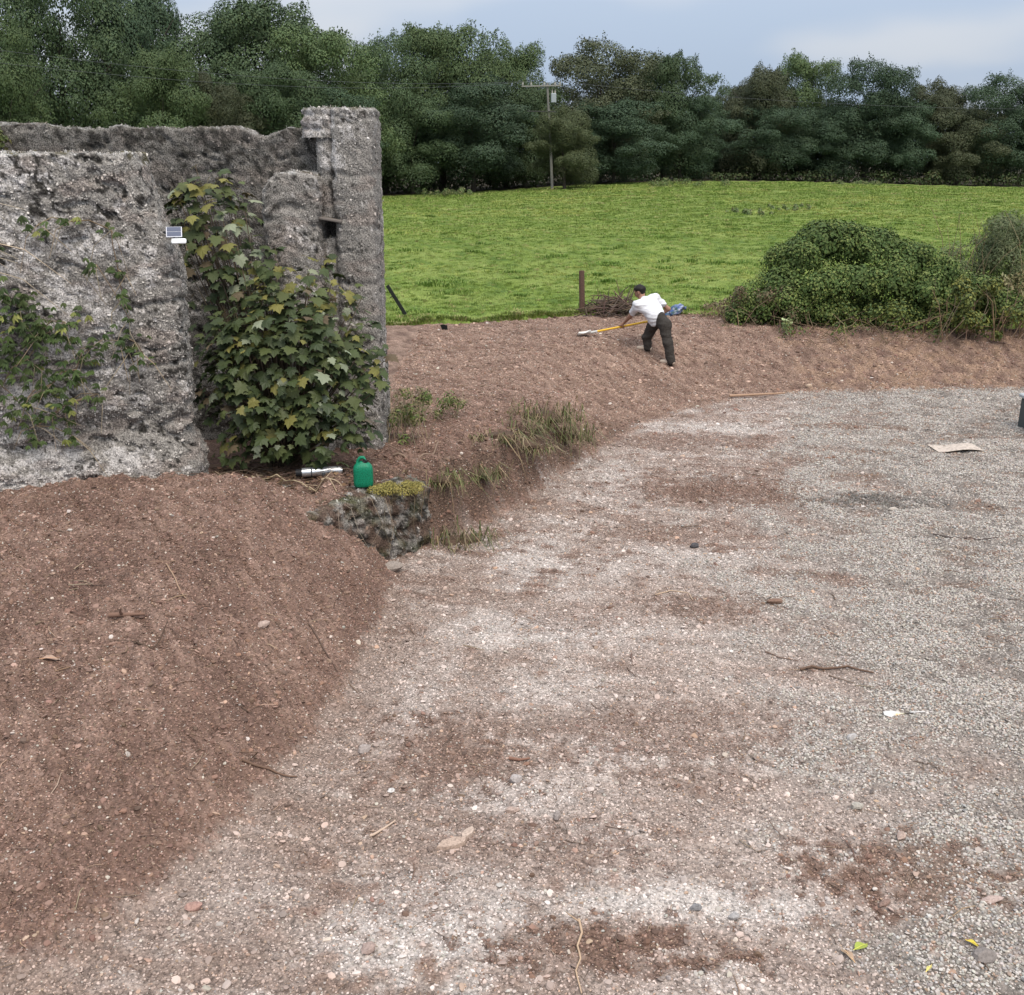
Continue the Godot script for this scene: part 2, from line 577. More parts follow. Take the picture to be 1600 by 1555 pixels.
# stones by the thousand on the yard
func strew() -> void:
	var shapes := []
	for k in 6:
		shapes.append(stone_mesh(k < 3, rng.randf_range(0.55, 0.85)))
	var gravel := Scatter.new(shapes)
	var chips := Scatter.new(shapes)
	var clods := Scatter.new(shapes)
	var straw_shape := Builder.new()
	straw_shape.tube([Vector3(-0.5, 0, 0), Vector3(-0.1, 0.05, 0.06), Vector3(0.5, 0, -0.04)], [0.02, 0.022, 0.012], 4)
	var straw := Scatter.new([straw_shape.mesh()])
	for j in gr - 1:
		var z := gv[j * GC].z
		var dz := z - gv[(j + 1) * GC].z
		var dxx := gv[j * GC + 1].x - gv[j * GC].x
		var area := dz * dxx
		var near := clampf(9.0 / -z, 0.0, 1.0)
		for i in GC - 1:
			var o := j * GC + i
			var p := gv[o]
			if absf(p.x) > 1.2 - p.z * 0.56 or p.z > -3.2:
				continue
			if p.z < pasture_edge(p.x) - 0.2:
				continue
			if p.z < -10.8 and p.x < -1.9:
				continue
			var g := gd[o]
			var s := gs[o]
			area = 0.5 * (gv[o + 1] - p).cross(gv[o + GC] - p).length() + 0.5 * (gv[o + 1] - gv[o + GC + 1]).cross(gv[o + GC] - gv[o + GC + 1]).length()
			# clean stones of the laid gravel
			var want := area * 4300.0 * pow(g, 1.3) * lerpf(0.30, 1.0, near * near)
			var cnt := int(want + rng.randf())
			for q in cnt:
				var r := rng.randf_range(0.0065, 0.0135) * lerpf(1.35, 1.0, near)
				if rng.randf() < 0.05:
					r *= 1.6
				var u := rng.randf()
				var w := rng.randf()
				var at := p.lerp(gv[o + 1], u).lerp(gv[o + GC].lerp(gv[o + GC + 1], u), w)
				at.y += r * rng.randf_range(-0.2, 0.55)
				var t := rng.randf()
				var c := jitter(0.37, 0.335, 0.30, 0.25) if t < 0.55 else jitter(0.46, 0.42, 0.375, 0.18) if t < 0.80 else jitter(0.25, 0.225, 0.205, 0.25) if t < 0.92 else jitter(0.33, 0.235, 0.18, 0.25)
				c *= gk[o]
				gravel.add(rng.randi() % 6, rand_basis().scaled(Vector3(r, r * 0.8, r)), at, c)
			# small chips and pebbles pressed into the ground
			want = area * lerpf(4600.0, 3600.0, s) * (1.0 - 0.8 * g) * lerpf(0.14, 1.0, near * near)
			cnt = int(want + rng.randf())
			for q in cnt:
				var r := 0.0030 + 0.0085 * pow(rng.randf(), 1.6)
				var big := rng.randf()
				if big < 0.05:
					r = rng.randf_range(0.011, 0.018)
				if big < 0.006:
					r = rng.randf_range(0.02, 0.032)
				r *= lerpf(1.9, 1.0, near)
				var u := rng.randf()
				var w := rng.randf()
				var at := p.lerp(gv[o + 1], u).lerp(gv[o + GC].lerp(gv[o + GC + 1], u), w)
				at.y += r * rng.randf_range(-0.25, 0.35)
				var t := rng.randf()
				var e := gcol[o]
				var k := rng.randf_range(0.45, 1.05) if t < 0.5 else rng.randf_range(1.05, 1.55)
				k = minf(k, 0.60 / e.r)
				var c := Color(e.r * k, e.g * k * 1.02, e.b * k * 1.05)
				if t > 0.93:
					c = jitter(0.43, 0.375, 0.325, 0.22)
				elif t > 0.86:
					c = jitter(0.36, 0.25, 0.185, 0.25)
				chips.add(rng.randi() % 6, (Basis(Vector3(rng.randfn(0, 0.28), 1.0, rng.randfn(0, 0.28)).normalized(), rng.randf() * TAU) * Basis(Vector3.RIGHT, rng.randfn(0, 0.35))).scaled_local(Vector3(r, r * 0.55, r)), at, c)
			# crumbs of earth
			if s > 0.3:
				want = area * 2200.0 * s * lerpf(0.10, 1.0, near * near)
				cnt = int(want + rng.randf())
				for q in cnt:
					var r := rng.randf_range(0.004, 0.012) * (rng.randf_range(1.8, 3.2) if rng.randf() < 0.05 else 1.0) * lerpf(2.2, 1.0, near)
					var u := rng.randf()
					var w := rng.randf()
					var at := p.lerp(gv[o + 1], u).lerp(gv[o + GC].lerp(gv[o + GC + 1], u), w)
					at.y += r * rng.randf_range(-0.4, 0.1)
					clods.add(rng.randi() % 6, rand_basis().scaled(Vector3(r, r * 0.8, r)), at, jitter(0.185, 0.117, 0.088, 0.35))
			# bits of straw, root and twig
			want = area * (20.0 + 170.0 * s) * lerpf(0.35, 1.0, near)
			cnt = int(want + rng.randf())
			for q in cnt:
				var l := rng.randf_range(0.02, 0.09) * (2.4 if rng.randf() < 0.08 else 1.0)
				var at := p.lerp(gv[o + GC + 1], rng.randf())
				at.y += 0.006
				var dir := Basis(Vector3.UP, rng.randf() * TAU) * Basis(Vector3.FORWARD, rng.randf_range(-0.12, 0.12))
				var t := rng.randf()
				straw.add(0, dir.scaled_local(Vector3(l, l * rng.randf_range(0.5, 1.0), l)), at, jitter(0.27, 0.195, 0.135, 0.4) if t < 0.3 else jitter(0.12, 0.075, 0.055, 0.4))
	var root := thing("gravel", "loose grey angular gravel strewn over the yard", "gravel")
	root.set_meta("kind", "stuff")
	gravel.put(root, "stones", M.stone)
	root = thing("pebbles", "small pale pebbles and chips pressed into soil and dust", "pebbles")
	root.set_meta("kind", "stuff")
	chips.put(root, "chips", M.stone)
	root = thing("soil_crumbs", "brown crumbs of loose soil on heap and bank", "soil")
	root.set_meta("kind", "stuff")
	clods.put(root, "crumbs", M.stone)
	root = thing("plant_litter", "bits of straw, root and twig on bare soil", "litter")
	root.set_meta("kind", "stuff")
	straw.put(root, "bits", M.stone)
	print("stones ", gravel.count(), " ", chips.count(), " ", clods.count(), " ", straw.count())

# ---------------------------------------------------------------- pasture
func tuft_mesh(blades: int, spread: float, height: float, width: float) -> ArrayMesh:
	var b := Builder.new()
	for k in blades:
		var t := rng.randf() * TAU
		var foot_ := Vector3(cos(t), 0, sin(t)) * spread * sqrt(rng.randf()) * 0.6
		var lean := Vector3(cos(t + rng.randf_range(-0.8, 0.8)), 0, sin(t + rng.randf_range(-0.8, 0.8))) * rng.randf_range(0.2, 0.9)
		var h := height * rng.randf_range(0.55, 1.1)
		var side := Vector3(-lean.z, 0, lean.x).normalized() * width
		var mid := foot_ + lean * h * 0.35 + Vector3.UP * h * 0.65
		var tip := foot_ + lean * h + Vector3.UP * h * rng.randf_range(0.55, 0.95)
		var c := Color.WHITE * rng.randf_range(0.8, 1.1)
		b.quad(foot_ - side, foot_ + side, mid + side * 0.8, mid - side * 0.8, c)
		b.tri(mid - side * 0.8, mid + side * 0.8, tip, c)
	return b.mesh()

func pasture() -> void:
	var v := PackedVector3Array()
	var cols := PackedColorArray()
	var zs := []
	var z := 20.6
	while z < 135.0:
		zs.append(-z)
		z += maxf(0.16, z * 0.0075)
	zs.append_array([-160.0, -230.0, -400.0, -900.0])
	var cn := 300
	for zz in zs:
		var half: float = 14.0 - 0.70 * zz
		for i in cn:
			var x := lerpf(-half, half, i / (cn - 1.0))
			var w := nz.get_noise_2d(x * 0.35, zz * 0.35)
			var w2 := nf.get_noise_2d(x * 1.4, zz * 1.4)
			var y := field_height(x, maxf(zz, -135.0))
			var pe := pasture_edge(x) + 0.25 * nz.get_noise_2d(x * 3.1 + 17.0, zz * 3.1)
			if zz > pe:
				y -= 0.5 * smooth(0.0, 0.5, zz - pe)
			v.append(Vector3(x, y, zz))
			var c := Color(0.180, 0.252, 0.050).lerp(Color(0.245, 0.310, 0.078), smooth(-0.35, 0.4, w + 0.6 * w2))
			c = c.lerp(Color(0.108, 0.175, 0.034), smooth(0.08, 0.34, w2 - 0.4 * w))  # shadows of the hummocks painted into the turf
			c = c.lerp(Color(0.29, 0.345, 0.095), 0.3 * smooth(0.0, 0.4, nz.get_noise_2d(x * 0.07 + 3.0, zz * 0.10)))
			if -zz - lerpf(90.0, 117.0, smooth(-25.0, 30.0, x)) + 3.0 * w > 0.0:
				c = Color(0.085, 0.068, 0.045)      # leaf litter under the trees, their shade put into its dark tone
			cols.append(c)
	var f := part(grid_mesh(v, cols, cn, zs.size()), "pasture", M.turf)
	f.set_meta("kind", "structure")
	# blades, thinner and larger towards the trees
	var shapes := [tuft_mesh(14, 0.12, 0.05, 0.006), tuft_mesh(14, 0.15, 0.07, 0.007), tuft_mesh(18, 0.28, 0.06, 0.012)]
	var sc := Scatter.new(shapes)
	z = 21.0
	while z < 125.0:
		var dz := maxf(0.35, z * 0.014)
		var half := 2.0 + 0.53 * z
		var per := 80.0 * pow(22.0 / z, 1.7)
		var cnt := int(per * dz * half * 2.0)
		for q in cnt:
			var x := rng.randf_range(-half, half)
			var zz := -z - rng.randf() * dz
			if zz > pasture_edge(x) + 0.25 * nz.get_noise_2d(x * 3.1 + 17.0, zz * 3.1) - 0.05:
				continue
			if zz < -lerpf(86.0, 110.0, smooth(-25.0, 30.0, x)):
				continue
			var lush := nz.get_noise_2d(x * 0.35, zz * 0.35)
			var dark := nf.get_noise_2d(x * 1.4, zz * 1.4)
			var s := rng.randf_range(0.6, 1.1) * (1.0 + 0.5 * maxf(0.0, dark)) * lerpf(1.0, 2.3, smooth(22.0, 110.0, z))
			var c := jitter(0.222, 0.298, 0.066, 0.10)
			if dark > 0.2:
				c = jitter(0.168, 0.245, 0.048, 0.10)  # blades carry the same painted hummock shadow
			elif lush > 0.12:
				c = jitter(0.262, 0.330, 0.085, 0.10)
			if nz.get_noise_2d(x * 0.07 + 3.0, zz * 0.10) > rng.randf_range(0.05, 0.8):
				c = jitter(0.315, 0.350, 0.090, 0.15)
			if rng.randf() < 0.07:
				c = jitter(0.34, 0.32, 0.13, 0.2)
			sc.add(rng.randi() % 2 if z < 45.0 else 2, Basis(Vector3.UP, rng.randf() * TAU).scaled(Vector3(s, s, s)), Vector3(x, field_height(x, zz) - 0.01, zz), c)
		z += dz
	# ranker tussocks, coloured dark for the shadows of the hummocks
	for q in 800:
		var zz := -22.5 * pow(4.4, rng.randf())
		var x := rng.randf_range(-0.55, 0.55) * -zz
		if zz > pasture_edge(x) - 0.4 or nf.get_noise_2d(x * 0.5, zz * 0.5) < 0.05:
			continue
		var s := rng.randf_range(1.0, 1.9)
		for e in 7:
			var px := x + rng.randfn(0.0, 0.34)
			var pz := zz + rng.randfn(0.0, 0.09)
			sc.add(1, Basis(Vector3.UP, rng.randf() * TAU).scaled(Vector3(s * 1.5, s * rng.randf_range(0.9, 1.4), s * 1.2)), Vector3(px, field_height(px, pz) - 0.01, pz), jitter(0.125, 0.205, 0.036, 0.2))
	# a longer fringe where the bare soil stops
	for q in 1500:
		var x := rng.randf_range(-6.0, 6.0)
		var zz := pasture_edge(x) - absf(rng.randfn(0.0, 0.22))
		var s := rng.randf_range(0.8, 1.7)
		sc.add(rng.randi() % 2, Basis(Vector3.UP, rng.randf() * TAU).scaled(Vector3(s, s * rng.randf_range(0.7, 1.2), s)), Vector3(x, field_height(x, zz) - 0.02, zz), jitter(0.15, 0.20, 0.04, 0.25) if rng.randf() < 0.75 else jitter(0.34, 0.30, 0.14, 0.2))
	var root := thing("grass", "short bright green pasture grass behind the bare soil", "grass")
	root.set_meta("kind", "stuff")
	sc.put(root, "blades", M.leaf_white)
	print("grass ", sc.count())

# ---------------------------------------------------------------- old shuttered concrete
func ring_of(poly: Array, rounds: int, step: float) -> PackedVector2Array:
	var p := PackedVector2Array(poly)
	var area := 0.0
	for i in p.size():
		area += p[i].cross(p[(i + 1) % p.size()])
	if area > 0.0:
		p.reverse()
	for r in rounds:
		var q := PackedVector2Array()
		for i in p.size():
			var a := p[i]
			var b := p[(i + 1) % p.size()]
			var cut := minf(0.25, 0.09 / maxf(a.distance_to(b), 0.001))
			q.append(a.lerp(b, cut))
			q.append(a.lerp(b, 1.0 - cut))
		p = q
	var out := PackedVector2Array()
	for i in p.size():
		var a := p[i]
		var b := p[(i + 1) % p.size()]
		var n := maxi(1, int(round(a.distance_to(b) / step)))
		for k in n:
			out.append(a.lerp(b, float(k) / n))
	return out

var lean_end := false

func concrete(poly: Array, base: float, top: Callable, step: float, half: float, push: Callable, paint: Callable, stones: Scatter = null, per_point := 0.0) -> ArrayMesh:
	var ring := ring_of(poly, 2, step)
	var cn := ring.size()
	var nrm := PackedVector2Array()
	for i in cn:
		var d := (ring[(i + 1) % cn] - ring[(i + cn - 1) % cn]).normalized()
		nrm.append(Vector2(-d.y, d.x))
	var high := 0.0
	for i in cn:
		high = maxf(high, top.call(ring[i].x, ring[i].y))
	var rows := int((high - base) / step)
	var v := PackedVector3Array()
	var c := PackedColorArray()
	var caps := [0.12, 0.3, 0.55, 0.8, 1.0, 1.35]
	for j in rows + caps.size():
		for i in cn:
			var q := ring[i]
			var nn := nrm[i]
			var inset := 0.0
			var t: float = top.call(q.x, q.y)
			var y := lerpf(base, t, minf(1.0, j / (rows - 1.0)))
			if j >= rows:
				inset = caps[j - rows] * half
				y = t + 0.02
			if j >= rows:
				y = top.call(q.x - nn.x * inset, q.y - nn.y * inset) + (0.02 if inset <= half else -0.05)
			var p := Vector3(q.x - nn.x * inset, y, q.y - nn.y * inset)
			var out: float = push.call(p)
			if j >= rows:
				p.y += 0.45 * out
				if absf(top.call(p.x + 0.05, p.z) - top.call(p.x - 0.05, p.z)) > 0.04:
					p.x += 1.2 * out
			else:
				p += Vector3(nn.x, 0, nn.y) * out
				if j >= rows - 2:
					p.y += 0.2 * out
			if lean_end:
				p.x -= 0.26 * smooth(2.9, 3.9, p.y) * smooth(-3.55, -3.12, p.x)      # the broken end leans back
			v.append(p)
			c.append(paint.call(p, j >= rows and absf(top.call(p.x + 0.05, p.z) - top.call(p.x - 0.05, p.z)) < 0.04))
			for e in (int(per_point + rng.randf()) if stones else 0):
				var r := rng.randf_range(0.005, 0.014) * (2.0 if rng.randf() < 0.12 else 1.0)
				var col := c[c.size() - 1]
				var k := rng.randf_range(0.6, 1.15) if rng.randf() < 0.6 else rng.randf_range(1.1, 1.7)
				k = minf(k, 0.62 / maxf(col.r, 0.01))
				stones.add(rng.randi() % stones.shapes.size(), (Basis(Vector3.UP, atan2(nn.x, nn.y)) * Basis(Vector3.RIGHT, PI / 2 + rng.randfn(0, 0.45)) * Basis(Vector3.UP, rng.randf() * TAU)).scaled_local(Vector3(r, r * 0.28, r * rng.randf_range(0.55, 1.0))), p + Vector3(nn.x * rng.randf_range(-0.3, 0.35) * r, rng.randf_range(-0.5, 0.5) * step, nn.y * rng.randf_range(-0.3, 0.35) * r), Color(col.r * k, col.g * k, col.b * k))
	return grid_mesh(v, c, cn, v.size() / cn, true)

func rough(p: Vector3) -> float:                  # honeycombed concrete cast in lifts
	var o := 0.026 * nz.get_noise_3dv(p * 1.1) + 0.012 * nf.get_noise_3dv(p * 6.0) + 0.011 * (nc.get_noise_3dv(p * Vector3(13.0, 18.0, 13.0)) + 0.5)
	var lift := fposmod(p.y + 0.06 * nz.get_noise_2d(p.x * 1.5, p.z * 1.5), 0.58)
	o -= 0.035 * smooth(0.05, 0.0, absf(lift - 0.29)) * smooth(-0.2, 0.3, nz.get_noise_3dv(p * 1.1 + Vector3(9, 0, 0)))
	o -= 0.035 * smooth(0.30, 0.40, nf.get_noise_3dv(p * Vector3(2.2, 5.0, 2.2) + Vector3(31, 4, 7)))
	return o

func crumbled(p: Vector3) -> float:               # the front wall, eaten away in a band low down
	var band := smooth(0.25, 0.05, absf(p.y - 1.45 - 0.12 * nz.get_noise_2d(p.x * 1.2, 3.0)))
	return rough(p) * 1.2 - 0.09 * band * smooth(-0.3, 0.4, nf.get_noise_3dv(p * Vector3(3.0, 6.0, 3.0)) + 0.2) + 0.05 * smooth(1.3, 1.05, p.y)

func lichen(p: Vector3, cap: bool, pale: float, dark: float) -> Color:
	var a := nf.get_noise_3dv(p * 3.0 + Vector3(3, 3, 3))
	var b := nf.get_noise_3dv(p * 9.0)
	var d := nf.get_noise_3dv(p * 24.0)
	var e := nz.get_noise_3dv(p * 0.9 + Vector3(0, 20, 0))
	a *= 1.7
	b *= 1.7
	e *= 1.6
	var c := Color(0.34, 0.315, 0.285)
	c = c.lerp(Color(0.66, 0.62, 0.585), smooth(0.44 - pale, 0.60 - pale, 0.5 * a + 0.4 * e + 0.6 * b))
	c = c.lerp(Color(0.32, 0.26, 0.225), 0.5 * smooth(0.08, 0.35, nf.get_noise_3dv(p * Vector3(1.6, 4.0, 1.6) + Vector3(50, 0, 0))))
	c = c.lerp(Color(0.055, 0.05, 0.044), smooth(0.36 - dark, 0.56 - dark, 0.7 * b + 0.9 * nf.get_noise_3dv(p * 2.1 + Vector3(70, 0, 9)) + 0.5 * d))
	if cap:
		c = c.lerp(Color(0.13, 0.115, 0.075), smooth(-0.1, 0.4, a)).lerp(Color(0.55, 0.53, 0.50), smooth(0.25, 0.5, b))
	var k := 1.0 + 0.55 * d
	return Color(c.r * k, c.g * k, c.b * k)

func ruins() -> void:
	var shapes := []
	for k in 4:
		shapes.append(stone_mesh(false, 0.7))
	# front wall, its end towards the yard broken off
	var o := thing("front_wall", "whitewashed crumbling concrete wall with climbing plant, nearest the soil heap", "wall", Vector3(-3.2, 0.6, -10.2))
	var sc := Scatter.new(shapes)
	var top := func(x, z): return 3.93 + 0.035 * nf.get_noise_2d(x * 2.0, z) - 0.10 * smooth(-3.40, -3.10, x)
	var paint := func(p, cap): return lichen(p, cap, 0.66 - 0.60 * smooth(-3.75, -3.4, p.x + 0.25 * nz.get_noise_2d(p.y * 2.0, 1.0)) - 0.45 * smooth(3.1, 3.7, p.y + 0.3 * nf.get_noise_2d(p.x * 3.0, p.z)) - 0.5 * smooth(0.22, 0.08, absf(p.y - 1.47)), -0.12 + 0.16 * smooth(3.0, 3.7, p.y))
	lean_end = true
	var wall := concrete([Vector2(-3.12, -10.02), Vector2(-4.7, -9.42), Vector2(-6.6, -8.75), Vector2(-6.8, -9.35), Vector2(-4.9, -10.0), Vector2(-3.22, -10.62)], 0.3, top, 0.019, 0.27, crumbled, paint, sc, 0.8)
	lean_end = false
	var w := part(wall, "wall", M.concrete, o)
	w.position = -o.position
	var ag := Node3D.new()
	ag.name = "aggregate"
	o.add_child(ag)
	ag.position = -o.position
	sc.put(ag, "stones", M.stone)
	# rear wall with its pillar
	o = thing("rear_wall", "tall dark lichened concrete wall ending in a square pillar beside the pasture", "wall", Vector3(-1.75, 0.6, -12.1))
	sc = Scatter.new(shapes)
	top = func(x, z): return 4.22 + 0.05 * nf.get_noise_2d(x * 2.0, z) - 0.10 * smooth(0.3, 0.0, absf(x + 2.75)) + 0.05 * smooth(-4.6, -5.6, x)
	paint = func(p, cap): return lichen(p, cap, 0.26 * smooth(0.8, 0.2, absf(p.x + 3.1)) - 0.12, 0.24).lerp(Color(0.10, 0.092, 0.08), 0.45)
	w = part(concrete([Vector2(-1.86, -12.3), Vector2(-8.2, -12.25), Vector2(-8.2, -12.75), Vector2(-1.86, -12.75)], 0.4, top, 0.026, 0.22, rough, paint, sc, 0.55), "wall", M.concrete, o)
	w.position = -o.position
	top = func(x, z): return 4.41 + 0.02 * nf.get_noise_2d(x * 3.0, z * 3.0)
	paint = func(p, cap): return lichen(p, cap, 0.14, -0.16)
	var pillar_push := func(p): return rough(p) * 0.7
	w = part(concrete([Vector2(-1.49, -11.88), Vector2(-1.95, -11.86), Vector2(-1.97, -12.8), Vector2(-1.50, -12.8)], 0.4, top, 0.024, 0.22, pillar_push, paint, sc, 0.45), "pillar", M.concrete, o)
	w.position = -o.position
	w.set_meta("label", "square grey pillar with a broken overhanging top")
	top = func(x, z): return 4.41 + 0.02 * nf.get_noise_2d(x * 3.0, z * 3.0)
	w = part(concrete([Vector2(-1.90, -11.90), Vector2(-2.26, -11.97), Vector2(-2.27, -12.3), Vector2(-1.90, -12.4)], 4.13, top, 0.024, 0.12, rough, paint, sc, 0.5), "broken_cap", M.concrete, o)
	w.position = -o.position
	top = func(x, z): return 3.74 + 0.05 * nf.get_noise_2d(x * 2.5, z) - 0.22 * smooth(-2.45, -2.75, x)
	paint = func(p, cap): return lichen(p, cap, 0.06, -0.06)
	w = part(concrete([Vector2(-2.08, -11.72), Vector2(-2.66, -11.62), Vector2(-2.74, -12.45), Vector2(-2.06, -12.45)], 0.4, top, 0.026, 0.24, rough, paint, sc, 0.5), "buttress", M.concrete, o)
	w.position = -o.position
	for span in [[0.4, 3.06], [3.30, 4.16]]:
		top = func(x, z): return span[1]
		w = part(concrete([Vector2(-1.90, -11.97), Vector2(-2.12, -11.95), Vector2(-2.12, -12.45), Vector2(-1.90, -12.45)], span[0], top, 0.03, 0.1, pillar_push, paint, sc, 0.45), "jamb", M.concrete, o)
		w.position = -o.position
	var b := Builder.new()
	b.box(Transform3D(Basis(Vector3.FORWARD, 0.16), Vector3(-1.98, 3.28, -11.98)), Vector3(0.26, 0.03, 0.30), 0.008, Color(0.16, 0.14, 0.125))
	w = part(b.mesh(), "slate_lintel", M.stone, o)
	w.position = -o.position
	ag = Node3D.new()
	ag.name = "aggregate"
	o.add_child(ag)
	ag.position = -o.position
	sc.put(ag, "stones", M.stone)
	# low footing wall below the can
	o = thing("footing_wall", "low dark mossy concrete footing under the green can", "wall", Vector3(-1.5, 0.0, -10.0))
	sc = Scatter.new(shapes)
	top = func(x, z): return 0.70 + 0.05 * nf.get_noise_2d(x * 3.0, z * 3.0) - 0.10 * smooth(-1.2, -0.85, x)
	paint = func(p, cap): return lichen(p, cap, -0.30, 0.20).lerp(Color(0.15, 0.105, 0.08), smooth(-0.15, 0.2, nf.get_noise_3dv(p * 5.0 + Vector3(1, 9, 1)))).lerp(Color(0.07, 0.085, 0.03), 0.5 * smooth(0.0, 0.5, nf.get_noise_3dv(p * 3.0 + Vector3(8, 8, 8))))
	var knobbly := func(p): return rough(p) * 1.3 + 0.035 * nf.get_noise_3dv(p * 6.0)
	w = part(concrete([Vector2(-2.30, -8.95), Vector2(-2.12, -9.02), Vector2(-1.52, -9.80), Vector2(-0.84, -10.50), Vector2(-0.98, -10.85), Vector2(-1.85, -10.15), Vector2(-2.45, -9.35)], -0.25, top, 0.024, 0.2, knobbly, paint, sc, 0.6), "block", M.concrete, o)
	w.position = -o.position
	ag = Node3D.new()
	ag.name = "aggregate"
	o.add_child(ag)
	ag.position = -o.position
	sc.put(ag, "stones", M.stone)

# ---------------------------------------------------------------- foliage
func foliage(b: Builder, lobes: Array, count: int, size: float, cols: Array, up := 0.3, shell := 0.72, slim := 0.32, wild := 0.5) -> void:
	var total := 0.0
	var sums := []
	for l in lobes:
		var r: Vector3 = l[1]
		total += r.x * r.y + r.y * r.z + r.x * r.z
		sums.append(total)
	for q in count:
		var pick := rng.randf() * total
		var k: int = sums.bsearch(pick)
		var l: Array = lobes[mini(k, lobes.size() - 1)]
		var d := rand_dir()
		if d.y < -0.35 and rng.randf() < 0.55:
			d.y = -d.y
		var p: Vector3 = l[0] + d * l[1] * lerpf(shell, 1.0, sqrt(rng.randf()))
		var nn := (d * 1.2 + rand_dir() * wild + Vector3(0, up, 0)).normalized()
		var along := rand_dir()
		along = (along - nn * along.dot(nn) + Vector3(0, -0.25, 0)).normalized()
		var s := size * rng.randf_range(0.65, 1.25)
		var c: Color = cols[rng.randi() % cols.size()]
		var j := rng.randf_range(0.84, 1.16)
		b.leaf(p, along * s, nn.cross(along).normalized() * s * slim, Color(c.r * j, c.g * j, c.b * j), 0.25)

func crown_mesh(kind: int, leaves: int) -> ArrayMesh:
	var lobes := []
	var n: int = [64, 80, 54, 72, 60, 90][kind]
	var full: float = [0.44, 0.50, 0.40, 0.47, 0.52, 0.42][kind]
	var boughs := n / 5
	for k in boughs:
		var y := 1.0 - 1.85 * (k + 0.5) / boughs
		var t := k * 2.39996 + rng.randf_range(-0.4, 0.4)
		var r := sqrt(1.0 - y * y)
		var d := Vector3(cos(t) * r, y, sin(t) * r)
		var e := Vector3(0.31, 0.37, 0.31) * rng.randf_range(0.75, 1.05)
		if y > 0.1:
			e.x *= lerpf(1.0, full * 2.0, y)
			e.z *= lerpf(1.0, full * 2.0, y)
		var c := Vector3(0, 0.52, 0) + d * e
		c += Vector3(nz.get_noise_3dv(c * 3.0 + Vector3(kind * 7.0, 0, 0)), nz.get_noise_3dv(c * 3.0 + Vector3(0, kind * 5.0, 9.0)) * 0.6, 0) * 0.09
		var big := rng.randf_range(0.13, 0.20)
		for q in 9:
			var w := rand_dir()
			w.y = absf(w.y) * 0.9 - 0.25
			var s := rng.randf_range(0.045, 0.085)
			lobes.append([c + w * big * Vector3(1.0, 0.72, 1.0), Vector3(s, s * 0.75, s)])
		lobes.append([c, Vector3(big, big * 0.7, big) * 0.85])
	for k in 14:
		lobes.append([Vector3(rng.randf_range(-0.22, 0.22), rng.randf_range(0.2, 0.75), rng.randf_range(-0.22, 0.22)), Vector3.ONE * 0.15])
	var b := Builder.new()
	foliage(b, lobes, leaves, 0.0108, [Color(1, 1, 1), Color(0.85, 0.95, 0.9), Color(1.12, 1.05, 0.85)], 0.35, 0.70, 0.40, 0.26)
	# stray sprays past the outline
	for k in leaves / 22:
		var l: Array = lobes[rng.randi() % (boughs * 10)]
		var p: Vector3 = l[0] + (l[0] - Vector3(0, 0.5, 0)).normalized() * l[1] * rng.randf_range(0.9, 1.25) + rand_dir() * 0.02
		b.leaf(p, rand_dir() * 0.013, rand_dir() * 0.005, Color(1, 1, 0.95) * rng.randf_range(0.8, 1.2))
	return b.mesh()

func trunk_mesh(kind: int) -> ArrayMesh:
	var b := Builder.new()
	var bend := 0.03 * (kind % 3 - 1)
	b.tube([Vector3(0, -0.03, 0), Vector3(0.003, 0.02, 0), Vector3(bend * 0.4, 0.2, 0.01), Vector3(bend, 0.42, -0.01), Vector3(bend * 1.3, 0.72, 0)], [0.034, 0.024, 0.019, 0.014, 0.004], 8)
	for k in 7:
		var y := 0.18 + 0.06 * k
		var t := k * 2.4 + kind
		var d := Vector3(cos(t), 0.75, sin(t))
		b.tube([Vector3(bend * y * 2.0, y, 0), Vector3(bend * y * 2.0, y, 0) + d * 0.12, Vector3(bend * y * 2.0, y + 0.05, 0) + d * 0.27], [0.010, 0.007, 0.002], 5)
	return b.mesh()

